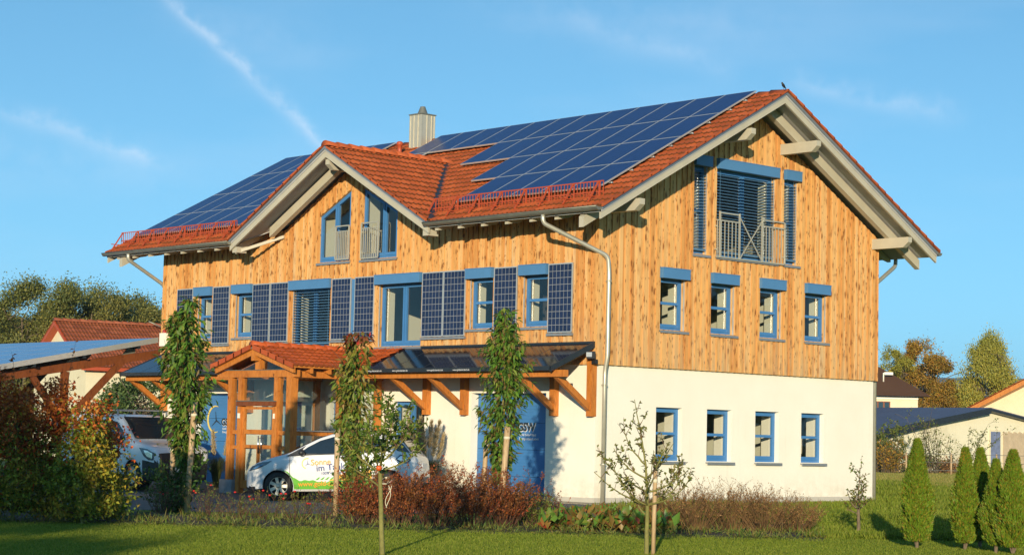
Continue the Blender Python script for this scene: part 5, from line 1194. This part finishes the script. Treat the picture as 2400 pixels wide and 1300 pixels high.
q=MB(); q.smooth=True   # windscreen follows the body between the pillars
for i in range(7):
    x=1.16+.72*i/6
    for f in (-.93,-.5,0,.5,.93): q.v.append((x,f*hw(x,zt_(x)-.05)*.93,zt_(x)+.008))
for i in range(6):
    for k in range(4): a=i*5+k; q.face([a,a+1,a+6,a+5])
q.build('windscreen',M['carglass'],car,local=True)
q=MB(); q.smooth=True
for i in range(5):
    x=3.62+.28*i/4
    for f in (-.95,-.5,0,.5,.95): q.v.append((x+.006,f*hw(x,zt_(x)-.05)*.95,zt_(x)+.010))
for i in range(4):
    for k in range(4): a=i*5+k; q.face([a,a+1,a+6,a+5])
q.build('rear_window',M['carglass'],car,local=True)
q=MB(); q.beam((3.60,-.55,1.43),(3.60,.55,1.43),.14,.03); q.build('roof_spoiler',M['blackplastic'],car,local=True)
q=MB(); q.lathe((1.42,-.93,1.075),[(.02,-.10),(.065,-.07),(.08,0),(.06,.05),(.02,.06)],12,'y'); q.box(1.40,1.46,-.86,-.80,1.04,1.07); q.build('wing_mirror',M['blackplastic'],car,local=True)
q=MB(); q.box(4.075,4.095,-.26,.26,.70,.81); q.build('number_plate',M['txtwhite'],car,local=True)
q=MB(); q.box(4.04,4.09,-.55,.55,.36,.5); q.build('rear_diffuser',M['blackplastic'],car,local=True)
for xa,za,zb_ in ((1.12,.30,1.0),(2.49,.26,1.05),(3.16,.62,1.08)):
    q=MB(); n=8
    for i in range(n): z0,z1=za+(zb_-za)*i/n,za+(zb_-za)*(i+1)/n; q.poly([(xa-.006,-(hw(xa,z0)+.003),z0),(xa+.006,-(hw(xa,z0)+.003),z0),(xa+.006,-(hw(xa,z1)+.003),z1),(xa-.006,-(hw(xa,z1)+.003),z1)])
    q.build('door_gap',M['blackplastic'],car,local=True)
q=MB(); q.box(2.22,2.42,-.885,-.86,.90,.93); q.build('door_handle',M['carwhite'],car,local=True)
def strip(x0,x1,f0,f1,mat,name,off=.005,n=40):
    q=MB(); q.smooth=True; m=5
    for i in range(n+1):
        x=x0+(x1-x0)*i/n
        for k in range(m+1): z=f0(x)+(f1(x)-f0(x))*k/m; q.v.append((x,-(hw(x,z)+off),z))
    for i in range(n):
        for k in range(m): a=i*(m+1)+k; q.face([a,a+1,a+m+2,a+m+1])
    return q.build(name,mat,car,local=True)
hill=lambda x: .43+.22*math.exp(-((x-1.02)/.22)**2)+.012*sin(x*31)+.02*sin(x*9)+.03*sst((x-2.3)/.6)
strip(1.21,3.04,lambda x:.245,lambda x:hill(x),M['cargreen'],'green_wrap')
strip(.96,1.208,lambda x:.5 if False else max(.32,.318+math.sqrt(max(.375**2-(x-.83)**2,0))),lambda x:max(hill(x),.33+math.sqrt(max(.375**2-(x-.83)**2,0))),M['cargreen'],'green_wrap',n=14)
strip(2.05,3.04,lambda x:hill(x)+.002,lambda x:hill(x)+.02+.19*sst((x-2.05)/.5),M['carorange'],'orange_wrap')
sidetext('Sonne',.19,1.62,.79,hw,M['txtorange'],car,rot=rad(3),bold=.002); sidetext('im Tank!',.205,1.75,.655,hw,M['txtblue'],car,rot=rad(4.5),bold=.002); sidetext('100% elektrisch',.088,1.86,.575,hw,M['txtblue'],car,rot=rad(4))
sidetext('www.gold-solarwind.de',.16,1.32,.31,hw,M['txtorange'],car,rot=rad(1.5),bold=.002)
for i in range(7): patch(hw,[(1.72+.11*i,.455+.002*i),(1.78+.11*i,.455+.002*i),(1.84+.11*i,.515+.002*i),(1.80+.11*i,.515+.002*i)],'leaf_mark',M['cargreen'],car,.007)
q=MB()
for i in range(18):
    t0,t1=rad(75+180*i/18),rad(75+180*(i+1)/18); c=(1.53,.83)
    P=[(c[0]+r*cos(t),c[1]+r*sin(t)) for t,r in ((t0,.105),(t0,.125),(t1,.125),(t1,.105))]; q.poly([(x,-(hw(x,z)+.008),z) for x,z in P])
q.build('logo_arc',M['yellow'],car,local=True)
q=MB()
for a in (100,215,335):
    d=(cos(rad(a)),sin(rad(a))); P=[(1.55-d[1]*.010,.825+d[0]*.010),(1.55+d[0]*.10,.825+d[1]*.10),(1.55+d[1]*.010,.825-d[0]*.010)]; q.poly([(x,-(hw(x,z)+.009),z) for x,z in P])
q.build('logo_rotor',M['txtblue'],car,local=True)
# --- white van facing us behind the hedge
rz=rad(180); van=empty('parked_van',(-10.55,-3.65,-.05),rz-rad(0)); tag(van,'white delivery van with black bumper parked behind the hedge beside the left garage','van')
# local +x = rearwards, so rotate by 180 deg: rear points to -X
top=[(0,.62),(.04,.88),(.10,.98),(.3,1.05),(.7,1.12),(.98,1.18),(1.2,1.36),(1.5,1.60),(1.72,1.74),(2.0,1.80),(3.6,1.82),(4.2,1.80),(4.35,1.6),(4.4,.6)]
sec=[(.1,.90),(.22,.96),(.4,.985),(.6,1.),(.9,1.),(1.1,.985),(1.3,.955),(1.6,.90),(1.82,.84)]
plan=[(0,.72),(.05,.84),(.15,.91),(.4,.97),(.8,1.),(4.1,1.),(4.3,.97),(4.4,.9)]
zbv=[(0,.24),(.2,.20),(4.1,.22),(4.4,.3)]
hv,ztv=car_builder(van,top,sec,plan,.90,zbv,(.90,3.60),.325,.2,[M['carwhite'],M['blackplastic']],lambda x,z,y:1 if (x<.50 and z<.66) or z<.30 or (x<.14 and z<.92 and y<.60) else 0)
for wx in (.90,3.60):
    for s in (-1,1): wheel(van,wx,s*.80,.325,.20,0,s,'steel',12)
for s in (1,-1):
    patch(hv,[(1.25,1.18),(1.45,1.42),(1.75,1.62),(2.15,1.66),(2.15,1.16)],'side_window',M['carglass'],van,side=s)
    patch(hv,[(.10,.70),(.08,.88),(.3,.97),(.62,1.0),(.42,.80),(.25,.70)],'headlight',M['lampglass'],van,.01,side=s)
    patch(hv,[(.14,.73),(.13,.86),(.3,.93),(.42,.94),(.32,.80)],'reflector',M['chrome'],van,.014,side=s)
    q=MB(); q.lathe((1.42,s*1.0,1.16),[(.05,-.10),(.11,-.07),(.12,.04),(.05,.09)],10,'y'); q.box(1.40,1.46,min(s*.9,s*.84),max(s*.9,s*.84),1.1,1.14); q.build('wing_mirror',M['blackplastic'],van,local=True)
q=MB(); q.smooth=True
for i in range(7):
    x=1.0+.70*i/6
    for f in (-.95,-.5,0,.5,.95): q.v.append((x-.03,f*hv(x,ztv(x)-.05)*.93,ztv(x)+.025))
for i in range(6):
    for k in range(4): a=i*5+k; q.face([a,a+1,a+6,a+5])
q.build('windscreen',M['carglass'],van,local=True)
q=MB(); 
for x in (1.9,3.4):
    q.beam((x,-.75,1.92),(x,.75,1.92),.05,.03)
    for s in (-.72,.72): q.box(x-.02,x+.02,s-.02,s+.02,1.78,1.905)
    q.take('roof_bar',M['sill'],van,local=True)
nl=Vector((-.10,0,1)).normalized()
text('GSW',.27,van.location+Vector((-.28,-.05,0))+Vector((0,0,1.073)),(0,1,0),(-1,0,.12),M['txtblack'],van,bold=.006)
arc(van.location+Vector((-.38,-.30,1.085)),(0,1,0),(-1,0,.12),.19,60,290,.01,.035,M['yellow'],van)
propeller(van.location+Vector((-.42,-.22,1.088)),(0,1,0),(-1,0,.12),.12,M['txtblack'],van)
q=MB(); q.lathe((-.02,0,.80),[(.075,-.01),(.075,.01)],18,'x'); q.build('round_badge',M['chrome'],van,local=True)
q=MB(); q.box(-.03,.0,-.26,.26,.42,.53); q.build('number_plate',M['txtwhite'],van,local=True)
# ================================================================ CARPORT
cpz=lambda y:3.05+(y+4.09)*.197
cport=empty('solar_carport',(-24,-2.6,0)); tag(cport,'brown timber carport roofed with blue solar modules left of the house','carport')
Vc2=Vector((0,1,.197)).normalized(); me=pvmesh('cp',1.63,.985,10,6,M['pvcar'],.02,.04)
for i in range(8):
    for j in range(8): panel(me,(-19.0-1.65*(i+1),-6.85+.99*j*.981,cpz(-6.85+.99*j*.981)),(1,0,0),Vc2,cport)
q=MB(); q.prism([(-18.99,-6.86,cpz(-6.86)-.11),(-18.99,1.0,cpz(1.0)-.11),(-18.99,1.0,cpz(1.0)+.045),(-18.99,-6.86,cpz(-6.86)+.045)],(.03,0,0)); q.build('edge_profile',M['alu'],cport)
q=MB()
for y in (-6.4,-5.0,-4.4,-3.0,-1.4,.4): q.box(-32,-19.02,y-.04,y+.04,cpz(y)-.20,cpz(y)-.012)
q.build('purlin',M['dark'],cport)
zr=lambda y: 3.74+(y-1.17)*.17
for x in (-19.35,-23.2,-27.,-31):
    q=MB(); q.prism([(x-.07,-6.6,zr(-6.6)-.24),(x-.07,1.15,zr(1.15)-.24),(x-.07,1.3,zr(1.3)-.12),(x-.07,1.3,zr(1.3)),(x-.07,-6.6,zr(-6.6))],(.14,0,0)); q.build('rafter_beam',M['brown'],cport)
    for y in (-4.4,-2.9,-1.4,.45):
        q=MB(); q.prism([(x-.02,y-.42,zr(y-.42)+.0),(x-.02,y+.02,zr(y)+.0),(x-.02,y-.02,cpz(y)-.03),(x-.02,y-.10,cpz(y)-.03)],(.04,0,0)); q.build('steel_bracket',M['zinc'],cport)
    q=MB(); q.box(x-.09,x+.09,-1.93,-1.75,-.1,zr(-1.84)-.242); q.build('post',M['brown'],cport)
    q=MB(); q.beam((x+.03,-1.84,1.50),(x+.03,.03,3.37),.11,.19,up=(0,-1,1)); q.beam((x-.03,-1.84,1.50),(x-.03,-3.05,3.05),.11,.17,up=(0,1,1)); q.build('brace',M['brown'],cport)
# ================================================================ NEIGHBOURS
def local_frame(o,ex): return o,ex.normalized(),Vector((-ex.normalized().y,ex.normalized().x,0))
def gable_house(name,o,ex,Ln,hwid,zr_,ze,wallm,roofm,label,over=.4,wins=(),thick=.18,soff=None,cat='house',ov2=.35,asym=None,tile=True):
    """ridge runs along ex from the gable end at o; ey points to the other side"""
    ex=ex.normalized(); ey=Vector((-ex.y,ex.x,0)); e=empty(name,o,math.atan2(ex.y,ex.x)); tag(e,label,cat)
    s1=(zr_-ze)/hwid; s2=s1 if asym is None else asym
    q=MB(); w=hwid-ov2; 
    q.prism([(0,-w,-.3),(0,w,-.3),(0,w,zr_-s2*w-thick),(0,0,zr_-thick),(0,-w,zr_-s1*w-thick)],(Ln,0,0)); q.build('wall',wallm,e,local=True)
    rf=MB()
    for s,sl in ((-1,s1),(1,s2)): rf.prism([(-over,0,zr_-thick),(-over,s*hwid,zr_-sl*hwid-thick),(-over,s*hwid,zr_-sl*hwid-.03),(-over,0,zr_-.03)],(Ln+2*over,0,0))
    r=rf.build('roof',soff or M['honey'],e,local=True)
    if tile:
        for s,sl in ((-1,s1),(1,s2)):
            c=1/math.sqrt(1+sl*sl); n=int((Ln+2*over)/.33)+1; m=int(hwid/c/.36)+1
            wm=wmat(e); O=wm@Vector((-over,s*hwid,zr_-sl*hwid-.02)); U=wm.to_3x3()@Vector((1,0,0)); V=wm.to_3x3()@Vector((0,-s*c,sl*c)); tiles('roof_tiles',O,U,V,n,m,[(tuple(wm@Vector((0,0,0))),tuple(wm.to_3x3()@Vector((0,s,0)))),(tuple(wm@Vector((Ln+over,0,0))),tuple(wm.to_3x3()@Vector((-1,0,0))))],roofm,r,du=.33,dv=.36,bump=.05)
        wm=wmat(e); ridge(wm@Vector((-over,0,zr_+.02)),wm@Vector((Ln+over,0,zr_+.02)),r,roofm,.12,.4)
    else:
        q=MB()
        for s,sl in ((-1,s1),(1,s2)): q.prism([(-over-.02,0,zr_-.029),(-over-.02,s*(hwid+.02),zr_-sl*hwid-.029),(-over-.02,s*(hwid+.02),zr_-sl*hwid+.03),(-over-.02,0,zr_+.03)],(Ln+2*over+.04,0,0))
        q.build('roof_sheet',roofm,r,local=True)
    for k,(face,u,z0,ww,hh) in enumerate(wins):
        q=MB(); F=(lambda a,b,c:(-b,a,c)) if face=='g' else (lambda a,b,c:(a,-w-b,c)); mbox(q,F,u-ww/2-.08,u+ww/2+.08,.0,.05,z0-.08,z0+hh+.08); wd=q.build('window',M['plaster'],e,local=True)
        q=MB(); mbox(q,F,u-ww/2,u-.03,.051,.06,z0,z0+hh); mbox(q,F,u+.03,u+ww/2,.051,.06,z0,z0+hh); q.build('pane',M['carglass'],wd,local=True)
    return e,ey
r1=hz*cos(rad(55))+hr*sin(rad(55)); o=at(146,88,0.)
nh,_=gable_house('cream_house',o,r1,19,3.25,6.1,4.05,M['cream'],M['tile3'],'cream house with dull red tiled roof, brick chimney and satellite dish behind the carport',over=.35,soff=M['redmetal'],wins=(('s',3.2,1.1,1.,1.2),('s',8.2,2.2,.5,1.3),('s',10.5,1.9,1.2,1.4),('g',0,1.5,1.,1.3)))
wm=wmat(nh)
q=MB(); q.box(7.35,7.95,-.25,.25,5.6,6.55); chm=q.build('chimney',M['brick'],nh,local=True)
q=MB(); q.lathe((7.65,0,6.55),[(.12,0),(.10,.15),(.05,.3)],10); q.build('chimney_pot',M['plaster'],chm,local=True)
q=MB(); c=Vector((4.7,-.9,5.5)); q.tube([c,c+Vector((0,0,.75)),c+Vector((.12,-.1,.9))],.035,6); q.tube([c+Vector((0,0,.4)),c+Vector((-.9,.1,.75))],.03,6); sd=q.build('dish_mast',M['zinc'],nh,local=True)
q=MB(); q.lathe((4.85,-.95,6.35),[(.02,.10),(.22,.06),(.36,-.02),(.38,-.04),(.36,-.05),(.2,.02),(.02,.05)],20,'x'); q.build('satellite_dish',M['dark'],nh,local=True)
# barn
gdir=hr*cos(rad(35.6))+hz*sin(rad(35.6)); rdir_=hz*cos(rad(35.6))-hr*sin(rad(35.6)); o=at(2311,114,0)
barn,ey=gable_house('barn',o,rdir_,24,8.6,3.72,2.42,M['creampale'],M['slate'],'long low pale barn with blue grey sheet roof behind the bushes at the right',over=.5,soff=M['dark'],thick=.16,asym=.20,ov2=.35,tile=False,cat='barn')
# in barn coordinates x = away along the ridge, -y = to the right along the gable
q=MB(); q.prism([(-.55,0,3.40),(-.55,8.6,2.42-.72+.30+.0),(-.55,8.6,2.0),(-.55,8.6,2.0+.001),(-.55,0,3.40)][:3]+[(-.55,8.6,2.0+.33),(-.55,0,3.74)],(.04,0,0)); q.build('barge_board',M['dark'],barn,local=True)
q=MB(); q.box(-.05,-.001,-1.46,-.40,-.1,2.52); fr=q.build('door_frame',M['cream'],barn,local=True)
q=MB()
for i in range(7): q.box(-.075,-.051,-1.33+.115*i,-1.22+.115*i,0,2.40)
q.build('barn_door',simple('faded_blue_door',(.16,.20,.32),.7,var=.25,scale=4.,bump=.1),barn,local=True)
q=MB()
for i in range(34): q.box(-.06,-.001,-1.75-.15*i,-1.61-.15*i,0,2.42-.04*((i*7)%3))
q.build('board_cladding',simple('pale_weathered_boards',(.50,.40,.27),.8,var=.15,scale=3.,bump=.2),barn,local=True)
q=MB(); q.tube([(-.2,8.55,1.95),(-.12,8.1,1.5),(-.12,8.1,0)],.06,8); q.build('downpipe',M['zinc'],barn,local=True)
q=MB(); q.tube([(-.6,8.65,2.0),(24.4,8.65,2.0)],.08,8); q.build('gutter',M['zinc'],barn,local=True)
# brown hipped house
o=at(1985,130,0); e=empty('brown_roofed_house',o,math.atan2(hr.y,hr.x)); tag(e,'pale house with dark brown hipped roof just right of the timber house','house')
q=MB(); q.box(-4,3.95,-4,4,-.3,4.55); w=q.build('wall',M['cream'],e,local=True)
q=MB(); q.box(-4,3.96,-4.08,-4.001,4.40,4.6); q.build('cornice',M['plaster'],e,local=True)
q=MB(); zz=4.6
for a,b in (((-4.7,-4.7),(4.7,-4.7)),((4.7,-4.7),(4.7,4.7)),((4.7,4.7),(-4.7,4.7)),((-4.7,4.7),(-4.7,-4.7))): q.poly([(a[0],a[1],zz),(b[0],b[1],zz),(0,0,7.75)])
q.poly([(-4.7,-4.7,zz),(4.7,-4.7,zz),(4.7,4.7,zz),(-4.7,4.7,zz)]); q.build('roof',M['tile4'],e,local=True)
q=MB(); q.box(1.0,2.2,-4.05,-4.001,3.6,4.25); wd=q.build('window',M['brown'],e,local=True)
q=MB()
for i in range(3): q.box(1.08+.38*i,1.36+.38*i,-4.07,-4.051,3.65,4.2)
q.build('pane',M['carglass'],wd,local=True)
q=MB(); q.tube([(1.9,-3.3,5.5),(1.9,-3.3,6.05),(2.2,-3.3,6.1)],.05,6); q.box(1.95,2.5,-3.35,-3.25,5.95,6.12); q.build('antenna',M['plaster'],e,local=True)
# house with orange timber verge at the right edge
o=at(2440,136,0); gable_house('orange_roofed_house',o,hz*.9+hr*.42,12,5.0,6.55,3.95,M['cream'],M['tile'],'yellow house with red roof and orange timber verge at the right edge of the photo',over=1.3,soff=M['honey'],thick=.35)
o=at(2262,215,0); gable_house('small_red_roof_house',o,hr,12,4,6.6,4.6,M['cream'],M['tile3'],'far house whose red roof shows between the maple and the birch',tile=True,over=.3)
# plants and clutter before the barn
def bush(px,d,h,r,n,mat,label,ls=.12,name='bush',nst=40,group='bushes before the barn',lt0=.2,up=.9):
    p=at(px,d); o=empty(name,p); tag(o,label,'bush',group); br=[wander(p+Vector((random.gauss(0,r*.2),random.gauss(0,r*.2),-.05)),(random.gauss(0,.35),random.gauss(0,.35),up),h*random.uniform(.6,1.05),6,.11,.022,.006) for i in range(nst)]
    tw=[wander(random.choice(br)[0][random.randint(2,6)],(random.gauss(0,.6),random.gauss(0,.6),.7),h*.25,3,.15,.008,.004) for i in range(nst*3)]
    stems('stems',br+tw,M['bark'],o,3); P,Dv=sample(br+tw+tw,n,lt0,1.); P=P+RNG.normal(0,r*.08,P.shape); leaves('foliage',P,rdir(n),ls,ls*.6,mat,o)
bush(2068,104,2.6,.8,2600,M['l_bush'],'leafy green bush at the corner of the white wall',.13); bush(2106,102,2.5,.6,1300,M['l_bush'],'tall slim green bush with trunk beside the barn downpipe',.12,nst=8)
bush(2088,100,1.6,.8,1500,M['l_autumn'],'low yellowish bush under the green ones before the barn',.12)
bush(2192,103,3.1,.9,900,M['l_bush'],'nearly bare many stemmed bush in the middle of the barn wall',.11,'bush',26); bush(2262,103,2.9,.8,500,M['l_bush'],'nearly bare bush left of the barn door',.11,'bush',7)
bush(2225,104,.9,1.2,1400,M['l_spir'],'low dry scrub between the bare bushes',.12,'bush',60); bush(2160,104,1.1,1.,1300,M['l_bush'],'low green scrub left of the bare bushes',.12,'bush',50)
q=MB(); p=at(2122,106); 
for k in range(5): a=p+hr*(-1.2+.45*k)+Vector((0,0,1.0-.12*abs(k-1))); q.beam(a-hz*.2+Vector((0,0,.15)),a+hr*.9+Vector((0,0,-.25)),.5,.06)
tag(q.build('red_tarpaulin',M['redmetal']),'red tarpaulin over a pile behind the bushes','tarpaulin')
q=MB(); 
for k in range(7): a=at(2085+10*k,105.5)+Vector((0,0,.12)); q.beam(a,a+hr*1.2+Vector((0,0,.5+.04*(k%3))),.4,.2)
tag(q.build('timber_pile',M['stake']),'pile of pale timber under the red tarpaulin','pile')
def fence():
    e=empty('wire_fence',at(2250,98)); tag(e,'thin wire fence with pale posts in front of the barn','fence')
    for px in (2130,2235,2341,2450):
        a=at(px,98); q=MB(); q.tube([a-Vector((0,0,.1)),a+Vector((0,0,1.15))],.045,7); q.build('post',M['stake'],e)
    q=MB()
    for z in (.3,.7,1.1): q.tube([at(2130,97.95)+Vector((0,0,z)),at(2450,97.95)+Vector((0,0,z))],.012,4)
    q.build('wire',M['zinc'],e)
fence()
# ---- bird on the ridge
b=Vector((1.02,YR,T(YR)+.085)); q=MB(); q.tube([b+Vector((.0,.10,.0)),b+Vector((0,.05,.03)),b+Vector((0,.0,.065)),b+Vector((0,-.035,.105)),b+Vector((0,-.055,.125))],[.008,.02,.036,.026,.020],10); q.tube([b+Vector((0,-.035,.10)),b+Vector((0,-.05,.125)),b+Vector((0,-.062,.128)),b+Vector((0,-.085,.124))],[.018,.022,.016,.002],8); q.tube([b+Vector((.01,0,.04)),b+Vector((.01,0,-.03))],.003,4); q.tube([b+Vector((-.01,0,.04)),b+Vector((-.01,0,-.03))],.003,4)
tag(q.build('small_bird',M['blackplastic']),'small dark bird perched on the end of the ridge','bird')
# trees added out of view at right, keeping bright sky out of gable reflections
for k,(x,y,h,r) in enumerate(((46,54,11,6),(57,64,12,6),(64,78,12,7))):
    bigtree(Vector((x,y,0)),h,r,6000,.5,M['l_alder'],['near','middle','far'][k]+' tree added out of view on the right to darken the gable window reflections','sky_blocker_tree','trees added out of view on the right',.25,'flat',80+k,.04,80)
# ---- thin autumn air: makes only the far hills fade
hzm=D.materials.new('thin_air'); hzm.use_nodes=True; nt=hzm.node_tree; nt.nodes.remove(nt.nodes['Principled BSDF']); pv=nt.nodes.new('ShaderNodeVolumePrincipled'); pv.inputs['Color'].default_value=(.55,.74,.95,1); pv.inputs['Density'].default_value=.00018; pv.inputs['Anisotropy'].default_value=.2
nt.links.new(pv.outputs[0],nt.nodes['Material Output'].inputs['Volume'])
q=MB(); q.box(-5200,3100,-650,4600,-6,160); HZ=q.build('haze',hzm); tag(HZ,kind='stuff')
